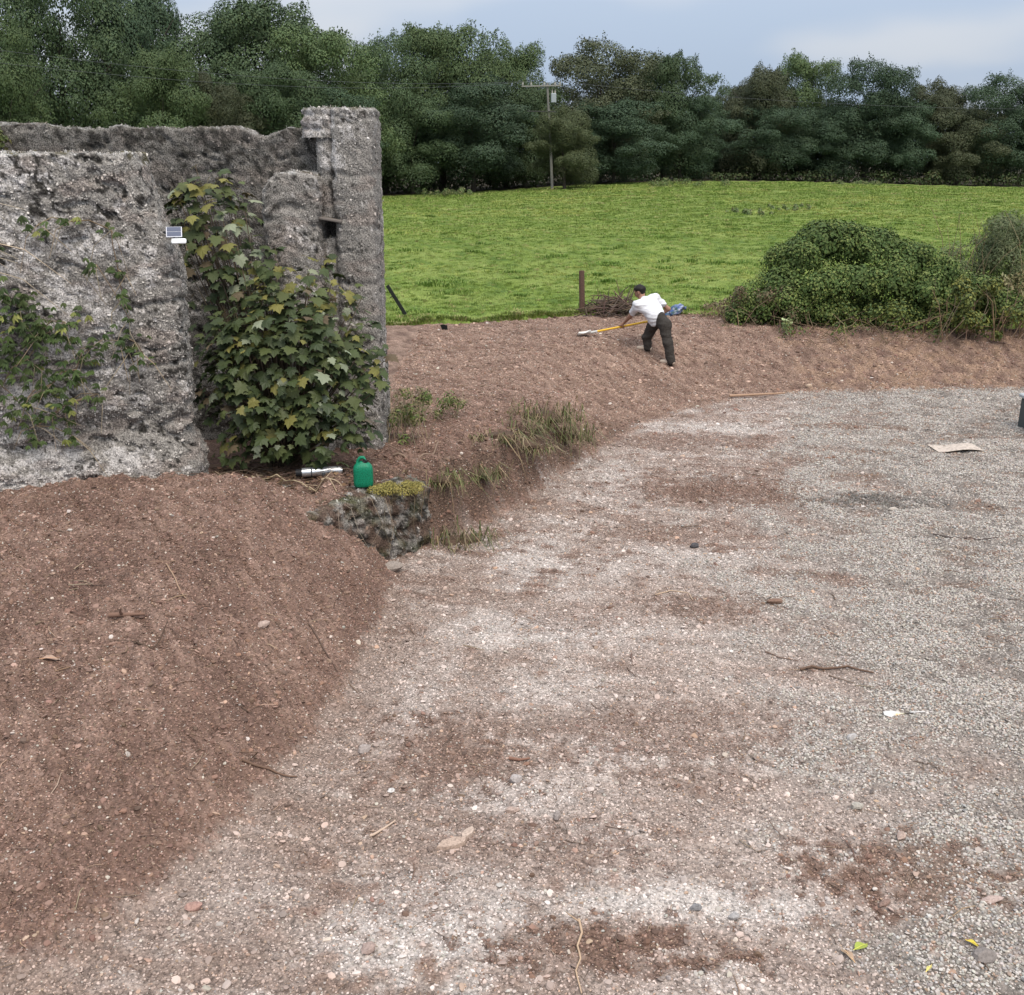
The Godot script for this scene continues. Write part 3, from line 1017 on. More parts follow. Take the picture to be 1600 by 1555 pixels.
# x, z, top, width, shape, tint, label
const TREES := [
	[-32.5, -72.0, 11.6, 7.2, 0, "l", "pale green tree at the left edge of the picture"],
	[-34.1, -86.0, 17.2, 12.6, 1, "g", "very tall green tree above the ivy tuft on the rear wall"],
	[-30.1, -92.0, 17.8, 10.4, 2, "d", "very tall dark tree just left of the gap of sky at the top"],
	[-24.3, -78.0, 11.2, 7.6, 3, "l", "lighter green tree standing forward above the broken end of the front wall"],
	[-21.2, -94.0, 17.0, 15.5, 4, "g", "broad tall green tree just right of the gap of sky at the top"],
	[-15.2, -90.0, 13.7, 12.0, 5, "l", "light green sloping tree above the pillar's left side"],
	[-20.9, -80.0, 9.3, 6.4, 0, "b", "small brownish tree low above the middle of the rear wall"],
	[-17.5, -83.0, 10.6, 8.8, 2, "g", "mid green tree right of the small brownish tree above the rear wall"],
	[-11.3, -98.0, 13.4, 9.6, 1, "g", "green tree directly above the top of the pillar"],
	[-6.5, -103.0, 15.6, 12.4, 3, "l", "tallest domed green tree right of the pillar"],
	[-0.6, -108.0, 14.4, 10.2, 5, "l", "pale loose tree left of the electricity pole"],
	[-8.8, -97.0, 9.4, 10.0, 4, "g", "low rounded green tree at the pasture edge next to the pillar"],
	[-3.5, -99.5, 10.6, 12.4, 0, "d", "low spreading bluish green tree between pillar and electricity pole"],
	[4.6, -96.0, 8.2, 7.0, 2, "o", "small olive tree just right of the electricity pole"],
	[8.8, -112.0, 14.3, 14.2, 1, "b", "broad dark brownish tree with layered top above the worker"],
	[15.8, -116.0, 14.6, 11.2, 4, "g", "tall round green tree left of the deep notch in the treeline"],
	[9.8, -107.0, 9.4, 12.0, 3, "d", "low dark tree at the pasture edge beyond the worker"],
	[17.6, -115.5, 10.2, 10.0, 5, "d", "low dark tree beneath the tall round one at the notch"],
	[24.5, -132.0, 11.5, 7.4, 0, "l", "small pale tree far back in the notch of the treeline"],
	[26.7, -122.0, 13.4, 10.2, 2, "b", "dark brownish tree just right of the notch in the treeline"],
	[32.6, -128.0, 15.0, 10.6, 5, "l", "pale tall tree with see-through top on the right half"],
	[38.9, -122.0, 13.5, 12.4, 1, "d", "dark green tree behind the big bush, tallest right of the pale one"],
	[34.5, -122.0, 9.6, 11.0, 3, "d", "low dark tree in front of the pale tall tree on the right"],
	[42.0, -122.0, 10.6, 10.4, 4, "d", "low dark tree in front of the right half's tallest dark tree"],
	[47.0, -124.0, 12.1, 10.3, 2, "b", "reddish brown tree in the right part of the treeline"],
	[53.0, -122.0, 12.0, 11.6, 1, "d", "bluish green tree right of the reddish brown tree"],
	[48.8, -121.0, 9.4, 9.8, 5, "b", "low brownish tree in front of the reddish brown tree"],
	[59.4, -122.0, 11.7, 10.8, 0, "d", "dark tree at the right edge of the picture"],
	[27.8, -120.5, 9.6, 11.2, 4, "d", "low dark tree in front of the brownish tree by the notch"],
	[-13.9, -86.0, 8.8, 8.8, 1, "d", "low dark tree close behind the pillar's left shoulder"],
	[1.2, -106.0, 10.6, 10.4, 2, "g", "mid green tree right behind the electricity pole"],
	[21.5, -126.0, 9.2, 10.0, 3, "d", "low dark tree filling the foot of the notch"]]

func trees() -> void:
	var crowns := []
	var trunks := []
	for k in 6:
		crowns.append(crown_mesh(k, 82000))
		trunks.append(trunk_mesh(k))
	var tint := {"l": [0.084, 0.118, 0.050], "g": [0.064, 0.094, 0.045], "d": [0.050, 0.078, 0.044], "b": [0.068, 0.076, 0.042], "o": [0.074, 0.088, 0.040]}
	var leaf := {}
	var at := 0
	for t in TREES:
		var y := field_height(t[0], t[1]) - 0.05
		var o := thing("tree", t[6], "tree", Vector3(t[0], y, t[1]), at * 1.7, "trees along the far side of the pasture")
		var key: String = t[5] + str(at % 3)
		if not leaf.has(key):
			var k: float = [0.9, 1.0, 1.15][at % 3]
			leaf[key] = leafy(tint[t[5]][0] * k, tint[t[5]][1] * k, tint[t[5]][2] * k, 0.25)
		var size := Vector3(t[3] * 1.05, t[2] - y, t[3] * 1.05)
		var tr := part(trunks[t[4]], "trunk", M.bark, o)
		tr.scale = Vector3(size.y, size.y, size.y)
		var c := part(crowns[t[4]], "crown", leaf[key], o)
		c.scale = size * Vector3(1.06, 1.22, 1.06)
		c.position.y = -0.11 * size.y
		at += 1
	# the dark thicket beneath and behind them
	var b := Builder.new()
	var lobes := []
	for k in 130:
		var f := k / 129.0
		var x := lerpf(-48.0, 72.0, f) + rng.randf_range(-0.8, 0.8)
		var z := -lerpf(92.0, 124.0, smooth(-30.0, 30.0, x)) - rng.randf_range(3.0, 7.0)
		var h := rng.randf_range(1.4, 3.4)
		lobes.append([Vector3(x, field_height(x, z) + h * 0.45, z), Vector3(rng.randf_range(1.2, 2.4), h * 0.6, 1.3)])
	for k in 70:
		var x := lerpf(-60.0, 85.0, k / 69.0) + rng.randf_range(-0.8, 0.8)
		var z := -lerpf(104.0, 138.0, smooth(-30.0, 30.0, x)) - rng.randf_range(0.0, 3.0)
		var h := rng.randf_range(4.5, 7.5)
		lobes.append([Vector3(x, field_height(x, z) + h * 0.42, z), Vector3(rng.randf_range(2.0, 3.0), h * 0.6, 1.6)])
	for k in 90:
		var x := lerpf(-40.0, 70.0, k / 89.0) + rng.randf_range(-0.8, 0.8)
		var z := -lerpf(93.5, 119.0, smooth(-28.0, 30.0, x)) + rng.randf_range(-1.0, 1.0)
		var h := rng.randf_range(0.7, 1.7)
		lobes.append([Vector3(x, field_height(x, z) + h * 0.4, z), Vector3(rng.randf_range(0.8, 1.8), h * 0.6, 0.8)])
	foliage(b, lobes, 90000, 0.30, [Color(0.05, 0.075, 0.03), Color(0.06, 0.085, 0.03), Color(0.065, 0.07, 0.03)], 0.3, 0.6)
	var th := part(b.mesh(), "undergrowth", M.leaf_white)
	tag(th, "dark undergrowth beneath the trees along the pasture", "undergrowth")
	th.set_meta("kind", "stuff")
	# nettles and docks out in the pasture: x, z, width, height, label
	for s in [[15.5, -96.0, 7.0, 0.75, "long low bank of nettles at the far edge of the pasture"], [13.4, -62.0, 2.2, 0.42, "patch of dark docks out in the far pasture"], [16.8, -66.0, 3.0, 0.38, "strip of rough weeds right of the docks in the pasture"], [-5.3, -90.0, 4.2, 0.75, "grey green shrub patch at the pasture edge near the pole"], [34.0, -108.0, 5.0, 0.55, "rough grass patch before the trees right of the notch"]]:
		b = Builder.new()
		lobes = []
		for k in 14:
			var h: float = s[3] * rng.randf_range(0.5, 1.1)
			lobes.append([Vector3(rng.randf_range(-0.5, 0.5) * s[2], h * 0.45, rng.randf_range(-1.8, 1.8)), Vector3(s[2] * (0.025 if s[1] > -70.0 else 0.07), h * 0.6, 0.3)])
		foliage(b, lobes, 900 if s[1] > -70.0 else 1800, 0.12, [Color(0.11, 0.16, 0.055), Color(0.085, 0.125, 0.045), Color(0.17, 0.17, 0.075)], 0.4, 0.3, 0.3)
		var o := thing("weed_patch", s[4], "weeds", Vector3(s[0], field_height(s[0], s[1]), s[1]))
		part(b.mesh(), "leaves", M.leaf_white, o)

func bushes() -> void:
	# the big evergreen bush on the bank
	var o := thing("bush", "large dense dark green rounded bush on the bank right of the worker", "bush", Vector3(7.0, 0.62, -22.0))
	var lobes := []
	var hull := [[5.55, 1.35, -21.9, 0.75, 0.8], [5.9, 1.9, -22.2, 0.75, 0.75], [6.35, 2.25, -22.4, 0.8, 0.75], [6.9, 2.2, -22.5, 0.85, 0.8], [7.5, 2.1, -22.3, 0.85, 0.75], [8.1, 1.85, -22.0, 0.8, 0.7], [8.6, 1.6, -21.7, 0.7, 0.65], [9.15, 1.3, -21.4, 0.6, 0.55], [6.2, 1.45, -21.5, 0.6, 0.55], [6.9, 1.55, -21.4, 0.65, 0.6], [7.6, 1.55, -21.4, 0.65, 0.55], [8.2, 1.4, -21.2, 0.6, 0.5], [5.6, 1.1, -21.6, 0.5, 0.5], [9.65, 1.1, -21.0, 0.55, 0.5], [5.15, 1.0, -21.9, 0.45, 0.45], [4.75, 0.85, -22.0, 0.4, 0.3], [5.9, 0.95, -21.5, 0.5, 0.45], [6.6, 0.95, -21.6, 0.6, 0.45], [7.3, 0.95, -21.6, 0.6, 0.45], [8.0, 0.95, -21.5, 0.6, 0.45], [8.7, 0.95, -21.3, 0.6, 0.5]]
	for h in hull:
		for k in 9:
			var d := rand_dir()
			d.y = absf(d.y) * 0.9 - 0.2
			lobes.append([Vector3(h[0], h[1], h[2]) - o.position + d * Vector3(h[3], h[4], h[3]) * rng.randf_range(0.55, 0.85), Vector3.ONE * rng.randf_range(0.16, 0.30)])
	var b := Builder.new()
	foliage(b, lobes, 56000, 0.055, [Color(0.080, 0.125, 0.032), Color(0.062, 0.100, 0.028), Color(0.120, 0.160, 0.045), Color(0.16, 0.19, 0.055)], 0.45, 0.5, 0.32)
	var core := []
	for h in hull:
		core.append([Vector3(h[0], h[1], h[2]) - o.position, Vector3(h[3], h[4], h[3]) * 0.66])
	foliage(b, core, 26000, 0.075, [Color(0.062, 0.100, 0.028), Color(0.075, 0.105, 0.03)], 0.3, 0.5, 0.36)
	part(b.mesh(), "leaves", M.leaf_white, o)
	b = Builder.new()
	for k in 46:
		var x := rng.randf_range(-1.5, 1.9)
		var p := Vector3(x, -0.1, rng.randf_range(-0.2, 0.75))
		var q := p + Vector3(rng.randf_range(-0.4, 0.4), rng.randf_range(0.5, 1.1), rng.randf_range(-0.5, 0.1))
		b.tube([p, p.lerp(q, 0.5) + rand_dir() * 0.08, q], [0.016, 0.012, 0.007], 5, jitter(0.17, 0.12, 0.085, 0.3))
	part(b.mesh(), "branches", M.stone, o)
	# smaller growth round it: x, y, z, spread, height, leaves, leaf, colours, stems, name, label
	var sets := [
		[5.15, 0.62, -21.7, 0.95, 0.85, 4600, 0.055, [Color(0.10, 0.085, 0.045), Color(0.075, 0.09, 0.035), Color(0.14, 0.10, 0.06)], 40, "dry_weeds", "brownish dry weeds at the left foot of the big bush", "weeds"],
		[4.5, 0.66, -22.7, 0.5, 0.4, 700, 0.06, [Color(0.16, 0.12, 0.08), Color(0.2, 0.17, 0.09), Color(0.11, 0.09, 0.05)], 60, "dry_weeds", "low tangle of dead stalks between blue sack and bush", "weeds"],
		[8.9, 0.66, -20.5, 0.85, 1.15, 5200, 0.065, [Color(0.06, 0.085, 0.028), Color(0.11, 0.13, 0.035), Color(0.16, 0.16, 0.04)], 45, "bramble", "bramble with tangled brown stems at the right end of the bush", "bramble"],
		[10.3, 0.70, -20.7, 0.8, 1.1, 4600, 0.065, [Color(0.07, 0.09, 0.03), Color(0.13, 0.11, 0.05), Color(0.19, 0.16, 0.07)], 60, "bramble", "dry brown bramble reaching the right edge of the picture", "bramble"],
		[7.2, 0.60, -20.85, 1.5, 0.6, 3600, 0.06, [Color(0.06, 0.09, 0.03), Color(0.12, 0.14, 0.035)], 70, "bramble", "low leafy shoots under the front of the big bush", "bramble"],
		[11.6, 0.70, -25.6, 1.3, 2.2, 22000, 0.085, [Color(0.10, 0.125, 0.06), Color(0.085, 0.105, 0.05), Color(0.14, 0.15, 0.075)], 60, "willow", "grey green willow shrub behind the bramble at the right edge", "shrub"],
		[10.6, 0.72, -22.6, 0.8, 0.9, 900, 0.16, [Color(0.34, 0.29, 0.16), Color(0.26, 0.24, 0.12), Color(0.18, 0.17, 0.08)], 80, "dry_grass", "straw coloured dry grass between willow and bramble", "grass"],
		[5.42, 0.58, -20.75, 0.13, 0.42, 130, 0.075, [Color(0.36, 0.42, 0.22), Color(0.28, 0.34, 0.15)], 8, "pale_sprig", "pale grey green sprig in front of the big bush", "plant"]]
	for s in sets:
		o = thing(s[9], s[10], s[11], Vector3(s[0], s[1], s[2]))
		lobes = []
		for k in 30:
			var y := rng.randf()
			lobes.append([Vector3(rng.randfn(0, 0.55) * s[3] * (1.2 - 0.5 * y), y * s[4] * 0.9, rng.randfn(0, 0.45) * minf(s[3], 0.7)), Vector3.ONE * s[3] * (rng.randf_range(0.16, 0.36) if s[9] == "willow" else rng.randf_range(0.12, 0.25))])
		b = Builder.new()
		foliage(b, lobes, s[5], s[6], s[7], 0.4, 0.2, 0.12 if s[9] in ["willow", "dry_grass"] else 0.32)
		part(b.mesh(), "leaves", M.leaf_white, o)
		b = Builder.new()
		for k in s[8]:
			var p := Vector3(rng.randf_range(-1, 1) * s[3], -0.05, rng.randf_range(-0.6, 0.6) * s[3])
			var q: Vector3 = p + Vector3(rng.randfn(0, 0.35) * s[3], s[4] * rng.randf_range(0.4, 1.0), rng.randfn(0.1, 0.3) * s[3])
			var m := p.lerp(q, 0.5) + Vector3(rng.randfn(0, 0.1), s[4] * 0.18, rng.randfn(0.08, 0.1))
			b.tube([p, m, q], [0.008, 0.006, 0.003], 4, jitter(0.24, 0.17, 0.11, 0.4))
		part(b.mesh(), "stems", M.stone, o)

# ---------------------------------------------------------------- plants on the ruin
func maple_leaf(curl: float) -> ArrayMesh:
	var half := [Vector2(0.0, 0.08), Vector2(0.16, -0.02), Vector2(0.40, 0.02), Vector2(0.30, 0.17), Vector2(0.47, 0.24), Vector2(0.60, 0.42), Vector2(0.38, 0.44), Vector2(0.30, 0.55), Vector2(0.34, 0.70), Vector2(0.20, 0.70), Vector2(0.12, 0.84), Vector2(0.0, 1.0)]
	var b := Builder.new()
	var bend := func(p: Vector2) -> Vector3: return Vector3(p.x, -curl * (p.x * p.x * 0.9 + (p.y - 0.4) * (p.y - 0.4) * 0.7) + 0.05 * absf(p.x), -p.y)
	var mid: Vector3 = bend.call(Vector2(0, 0.36))
	for s in [-1.0, 1.0]:
		for k in half.size() - 1:
			var p: Vector3 = bend.call(half[k] * Vector2(s, 1))
			var q: Vector3 = bend.call(half[k + 1] * Vector2(s, 1))
			if s > 0:
				b.tri(mid, p, q)
			else:
				b.tri(mid, q, p)
	b.tube([Vector3(0, 0.0, -0.08), Vector3(0, 0.06, 0.2), Vector3(0, 0.0, 0.5)], [0.012, 0.012, 0.014], 4, Color(1.2, 0.8, 0.7))
	return b.mesh()

func sycamore() -> void:
	var base := on_ground(-2.5, -11.15)
	var o := thing("sycamore_sapling", "leafy sycamore sapling filling the gap between the two ruined walls", "sapling", base)
	var lobes := [[Vector3(-2.45, 1.75, -10.95), Vector3(0.85, 0.80, 0.42), 760], [Vector3(-3.12, 3.05, -11.35), Vector3(0.46, 0.74, 0.28), 240], [Vector3(-1.62, 1.95, -11.1), Vector3(0.28, 0.34, 0.25), 52], [Vector3(-1.80, 2.45, -11.35), Vector3(0.20, 0.22, 0.15), 22], [Vector3(-1.45, 1.75, -10.95), Vector3(0.14, 0.30, 0.15), 20], [Vector3(-2.55, 2.80, -11.25), Vector3(0.16, 0.35, 0.15), 26], [Vector3(-2.0, 2.75, -11.4), Vector3(0.12, 0.25, 0.12), 14], [Vector3(-1.7, 1.3, -10.75), Vector3(0.25, 0.2, 0.2), 24], [Vector3(-2.35, 2.55, -11.15), Vector3(0.50, 0.32, 0.30), 110], [Vector3(-2.2, 1.25, -10.75), Vector3(0.65, 0.42, 0.28), 230], [Vector3(-2.9, 1.5, -10.75), Vector3(0.30, 0.65, 0.25), 150]]
	var shapes := [maple_leaf(0.25), maple_leaf(0.55), maple_leaf(0.85)]
	var hues := [[0.048, 0.064, 0.024], [0.038, 0.052, 0.022], [0.066, 0.080, 0.028], [0.15, 0.14, 0.04], [0.10, 0.075, 0.045], [0.19, 0.21, 0.14]]
	var mats := []
	for h in hues:
		var m := leafy(h[0], h[1], h[2], 0.3)
		m.roughness = 0.45
		mats.append(m)
	var all := []
	var b := Builder.new()
	for l in lobes:
		for k in l[2]:
			var d := rand_dir()
			if d.z < 0.0 and rng.randf() < 0.7:
				d.z = -d.z
			if d.y < -0.4 and rng.randf() < 0.5:
				d.y = -d.y
			var p: Vector3 = l[0] + d * l[1] * lerpf(0.45, 1.12, sqrt(rng.randf())) + rand_dir() * 0.07
			if p.x < -3.0 and p.z > -10.72:
				continue
			if p.x < -3.8 or p.y < base.y + 0.15 or p.z < -11.62 and p.x < -2.0:
				continue
			var face := (d * Vector3(0.7, 0.3, 0.8) + Vector3(0, 0.95, 0.2) + rand_dir() * 0.55).normalized()
			var along := (d * Vector3(1, 0.0, 1) + Vector3(0, -0.5, 0.2) + rand_dir() * 0.6)
			along = (along - face * along.dot(face)).normalized()
			var s := 0.05 + 0.12 * rng.randf()
			var t := rng.randf()
			var hue := 0 if t < 0.34 else 1 if t < 0.62 else 2 if t < 0.88 else 3 if t < 0.92 else 4 if t < 0.96 else 5
			if p.y > 2.35 and rng.randf() < 0.3:      # yellowing shoots at the top
				hue = 3 if rng.randf() < 0.6 else 4 if rng.randf() < 0.4 else 5
			var basis := Basis(along.cross(face) * -1.0, face, -along).orthonormalized().scaled_local(Vector3(s, s, s) * Vector3(1, 1, 1))
			all.append([p.z + s * 2.0, Transform3D(basis, p - base), hue, rng.randi() % 3])
			if k % 6 == 0:
				var m := (p - base).lerp(Vector3(0, 0.25, 0), 0.5) + Vector3(0, -0.12, -0.05)
				b.tube([Vector3(rng.randf_range(-0.15, 0.15), -0.05, rng.randf_range(-0.1, 0.1)), m, p - base], [0.016, 0.010, 0.004], 5, jitter(0.13, 0.10, 0.07, 0.3))
	all.sort_custom(func(x, y): return x[0] > y[0])
	var rest := Scatter.new(shapes)
	for k in all.size():
		var a: Array = all[k]
		if k < 290:
			var leaf := part(shapes[a[3]], "leaf", mats[a[2]], o)
			leaf.transform = a[1]
		else:
			var h: Array = hues[a[2]]
			rest.add(a[3], a[1].basis, a[1].origin, jitter(h[0], h[1], h[2], 0.15))
	rest.put(o, "inner_leaves", M.leaf_white)
	part(b.mesh(), "stems", M.stone, o)

func climber() -> void:
	# leaf masses on the face of the front wall: along the wall from its broken end, height, spread, leaves
	var o := thing("climbing_plant", "sparse green climber with narrow leaves hanging on the whitewashed wall", "climber", Vector3(-4.2, 3.0, -9.5))
	var at := [[1.60, 3.25, 0.14, 60], [1.55, 2.75, 0.20, 150], [1.36, 2.64, 0.20, 170], [1.20, 2.44, 0.20, 190], [1.0, 2.50, 0.16, 130], [1.36, 2.18, 0.20, 170], [1.6, 1.95, 0.2, 150], [1.46, 1.76, 0.2, 120], [1.18, 1.94, 0.2, 150], [0.96, 2.06, 0.18, 120], [0.80, 2.26, 0.14, 70], [0.56, 2.30, 0.12, 55], [0.42, 2.28, 0.10, 40], [0.36, 2.16, 0.10, 30], [1.5, 2.42, 0.22, 180], [1.06, 1.76, 0.16, 80], [0.80, 1.82, 0.12, 40], [1.36, 1.56, 0.16, 60], [1.06, 1.44, 0.10, 40], [0.48, 2.7, 0.08, 30], [0.50, 2.95, 0.08, 30], [0.52, 3.3, 0.07, 25], [0.85, 3.38, 0.12, 40], [1.12, 3.36, 0.12, 40], [1.75, 2.9, 0.2, 100], [1.85, 2.3, 0.25, 150], [0.68, 3.0, 0.1, 18], [0.45, 2.5, 0.07, 25]]
	var b := Builder.new()
	var st := Builder.new()
	var last := Vector3.ZERO
	for a in at:
		var face := Vector3(-3.12 - 0.935 * a[0], a[1], -10.02 + 0.355 * a[0] + 0.05) - o.position
		for k in a[3]:
			var p: Vector3 = face + Vector3(rng.randfn(0, 0.6) * a[2], rng.randfn(0, 0.55) * a[2], rng.randf_range(0.0, 0.13) * 0.94)
			p.z -= 0.38 * (p.x - face.x)
			if k % 5 != 0:
				continue
			var s := rng.randf_range(0.05, 0.10)
			var t := rng.randf()
			var hang := (Vector3(0, -0.7, 0.45) + rand_dir() * 0.7).normalized()
			var c := jitter(0.060, 0.085, 0.028, 0.3) if t < 0.55 else jitter(0.042, 0.062, 0.022, 0.3) if t < 0.93 else jitter(0.19, 0.20, 0.06, 0.2)
			for e in 5:
				var along := (hang + Vector3((e - 2) * 0.45, -0.12 * absf(e - 2), 0) + rand_dir() * 0.2).normalized()
				b.leaf(p, along * s * rng.randf_range(0.7, 1.1), along.cross(Vector3(0, 0.3, 1) + rand_dir() * 0.4).normalized() * s * 0.15, c, 0.3)
		if last != Vector3.ZERO and last.distance_to(face) < 0.7:
			st.tube([last, last.lerp(face, 0.5) + Vector3(0, 0.05, 0.04), face], [0.006, 0.005, 0.005], 4, jitter(0.2, 0.15, 0.1, 0.3))
		for q in 2:
			var e: Vector3 = face + Vector3(rng.randfn(0, 0.18), -rng.randf_range(0.15, 0.5), 0.04)
			e.z -= 0.38 * (e.x - face.x)
			st.tube([face, face.lerp(e, 0.4) + Vector3(rng.randfn(0, 0.05), 0.06, 0.07), e], [0.004, 0.0035, 0.002], 4, jitter(0.30, 0.24, 0.16, 0.3))
		last = face
	# dead pale strands at the upper left
	for k in 16:
		var s0 := rng.randf_range(1.45, 1.95)
		var f := Vector3(-3.12 - 0.935 * s0, rng.randf_range(2.95, 3.55), -10.02 + 0.355 * s0 + 0.06) - o.position
		var e := f + Vector3(rng.randf_range(0.15, 0.6), rng.randf_range(-0.45, 0.12), 0.0)
		e.z -= 0.38 * (e.x - f.x)
		st.tube([f, f.lerp(e, 0.5) + Vector3(0, 0.12, 0.08), e], [0.005, 0.004, 0.002], 4, jitter(0.46, 0.38, 0.28, 0.2))
	var lf := part(b.mesh(), "leaves", M.leaf_white, o)
	lf.set_meta("kind", "stuff")
	part(st.mesh(), "stems", M.stone, o)
	# tuft on the far left top of the rear wall
	o = thing("wall_plant", "small yellowish ivy tuft on top of the rear wall at the left edge", "plant", Vector3(-5.85, 4.22, -12.3))
	b = Builder.new()
	foliage(b, [[Vector3(0, 0.0, 0.12), Vector3(0.30, 0.13, 0.18)], [Vector3(0.2, -0.12, 0.2), Vector3(0.2, 0.15, 0.1)]], 420, 0.07, [Color(0.12, 0.13, 0.045), Color(0.24, 0.22, 0.09), Color(0.09, 0.11, 0.04)], 0.4, 0.2, 0.36)
	part(b.mesh(), "leaves", M.leaf_white, o)

func bank_plants() -> void:
	# x, z, size, kind, label
	var spots := [[-0.58, -10.88, 0.9, 0, "limp grass tuft on the bank just right of the footing wall"], [-0.18, -11.45, 0.9, 0, "grass tuft hanging over the low bank, second from the footing wall"], [0.05, -12.25, 1.1, 1, "pale cut grass lying on top of the bank"], [0.34, -12.6, 1.25, 1, "dry grass sod on the bank edge left of the tallest tuft"], [0.62, -13.55, 1.5, 2, "tallest grass tuft standing on the bank edge"], [0.86, -13.75, 1.3, 0, "drooping grass tuft at the far end of the bank edge"], [0.42, -12.95, 1.0, 0, "green grass tuft low on the bank slope"], [-0.35, -10.52, 1.2, 2, "fresh green sprouts at the right end of the footing wall"]]
	for s in spots:
		var o := thing("grass_tuft", s[4], "grass tuft", on_ground(s[0] - 0.20, s[1] - 0.11), rng.randf_range(-0.5, 0.5), "grass tufts along the low bank")
		var b := Builder.new()
		for k in 150:
			var t := rng.randf() * TAU
			var r: float = s[2] * 0.26 * sqrt(rng.randf())
			var f := Vector3(cos(t) * r * 1.4, -0.04, sin(t) * r * 0.8)
			var h: float = s[2] * 0.03 + s[2] * 0.20 * pow(rng.randf(), 2.2) * (0.5 if s[3] == 1 else 1.0)
			var lean := Vector3(rng.randfn(0.5, 0.9), 0, rng.randfn(0.6, 0.8)) * h * (1.8 if s[3] == 1 else 1.0)
			var c := jitter(0.105, 0.115, 0.045, 0.4) if rng.randf() < (0.35 if s[3] == 1 else 0.6) else jitter(0.20, 0.155, 0.09, 0.35)
			var side := Vector3(-lean.z, 0, lean.x).normalized() * 0.005
			var m := f + lean * 0.4 + Vector3.UP * h
			var e := f + lean * 1.3 + Vector3.UP * h * rng.randf_range(-1.2, 0.5)
			b.quad(f - side, f + side, m + side, m - side, c)
			b.tri(m - side, m + side, e, c)
		part(b.mesh(), "blades", M.leaf_white, o)
		b = Builder.new()
		var v := stone_mesh(true, 0.6)
		var sod := part(v, "sod", M.sod, o)
		sod.scale = Vector3(0.22, 0.10, 0.16) * s[2]
	# weeds at the foot of the pillar
	for s in [[-1.30, -12.3, 0.42, 0.62, 700, "tall green weeds at the right foot of the pillar"], [-0.95, -13.6, 0.40, 0.28, 420, "low green weeds on the soil a step beyond the pillar"], [-1.35, -13.1, 0.35, 0.45, 420, "dry grey weed tangle behind the pillar foot"]]:
		var o := thing("weeds", s[5], "weeds", on_ground(s[0], s[1]))
		var b := Builder.new()
		var lobes := []
		for k in 12:
			lobes.append([Vector3(rng.randfn(0, 0.4) * s[2], rng.randf() * s[3], rng.randfn(0, 0.3) * s[2]), Vector3.ONE * 0.1])
		foliage(b, lobes, s[4], 0.065, [Color(0.08, 0.115, 0.035), Color(0.13, 0.16, 0.05), Color(0.19, 0.17, 0.08)] if s[5].find("dry") < 0 else [Color(0.22, 0.18, 0.12), Color(0.15, 0.13, 0.07)], 0.5, 0.1, 0.16)
		part(b.mesh(), "leaves", M.leaf_white, o)
		b = Builder.new()
		for k in 26:
			var p := Vector3(rng.randf_range(-1, 1) * s[2] * 0.7, -0.03, rng.randf_range(-0.5, 0.5) * s[2])
			var q: Vector3 = p + Vector3(rng.randfn(0, 0.15), s[3] * rng.randf_range(0.5, 1.1), rng.randfn(0, 0.12))
			b.tube([p, p.lerp(q, 0.5) + rand_dir() * 0.04, q], [0.005, 0.004, 0.002], 4, jitter(0.28, 0.23, 0.15, 0.4))
		part(b.mesh(), "stalks", M.stone, o)
	for r in [[-1.72, -9.62, "pale bare root hanging down the footing wall"], [-1.30, -9.98, "dry stalk hanging over the footing wall below the can"], [-1.0, -10.30, "thin dead stem on the right face of the footing wall"], [-0.72, -10.52, "bunch of roots where footing wall meets the bank"]]:
		var rt := thing("hanging_root", r[2], "root", Vector3(r[0], 0.70, r[1]), 0.0, "roots hanging over the footing wall")
		var rb := Builder.new()
		for k in 5:
			var p := Vector3(rng.randfn(0, 0.10), 0.02, rng.randfn(-0.04, 0.04))
			var l := rng.randf_range(0.25, 0.62)
			rb.tube([p, p + Vector3(0.06, 0.0, 0.09), p + Vector3(0.08 + rng.randfn(0, 0.04), -l * 0.5, 0.11), p + Vector3(0.09 + rng.randfn(0, 0.08), -l, 0.13)], [0.0028, 0.0026, 0.002, 0.001], 5, jitter(0.22, 0.165, 0.115, 0.5))
		part(rb.mesh(), "strands", M.stone, rt)
	# dead leaves and twigs drifted under the sapling
	var dl := thing("leaf_litter", "brown dead leaves and twigs under the sycamore sapling", "litter")
	dl.set_meta("kind", "stuff")
	var lb := Builder.new()
	for k in 900:
		var x := rng.randf_range(-3.15, -1.6)
		var z := -10.95 + rng.randfn(0.25, 0.32)
		if z > -9.95:
			continue
		var p := on_ground(x, z, rng.randf_range(0.004, 0.03))
		if k % 5 == 0:
			var d := Vector3(rng.randfn(0, 0.16), rng.randfn(0.02, 0.03), rng.randfn(0, 0.10))
			lb.tube([p - d, p + Vector3(0, 0.02, 0), p + d], [0.003, 0.004, 0.002], 4, jitter(0.14, 0.10, 0.075, 0.5))
		else:
			var a := Vector3(rng.randfn(0, 1), rng.randfn(0, 0.3), rng.randfn(0, 1)).normalized() * rng.randf_range(0.03, 0.075)
			lb.leaf(p, a, a.cross(Vector3(rng.randfn(0, 0.4), 1, rng.randfn(0, 0.4))).normalized() * a.length() * 0.35, jitter(0.17, 0.11, 0.07, 0.45), 0.3)
	part(lb.mesh(), "litter", M.stone, dl)
	# yellow moss beside the can
	var o := thing("moss", "yellow green moss cushion on the footing right of the can", "moss", Vector3(-1.15, 0.745, -10.2))
	var b := Builder.new()
	var lobes := []
	for k in 22:
		var t := rng.randf() * TAU
		var r := sqrt(rng.randf())
		lobes.append([Vector3(cos(t) * r * 0.27, -0.005, sin(t) * r * 0.17), Vector3(0.07, 0.05, 0.06)])
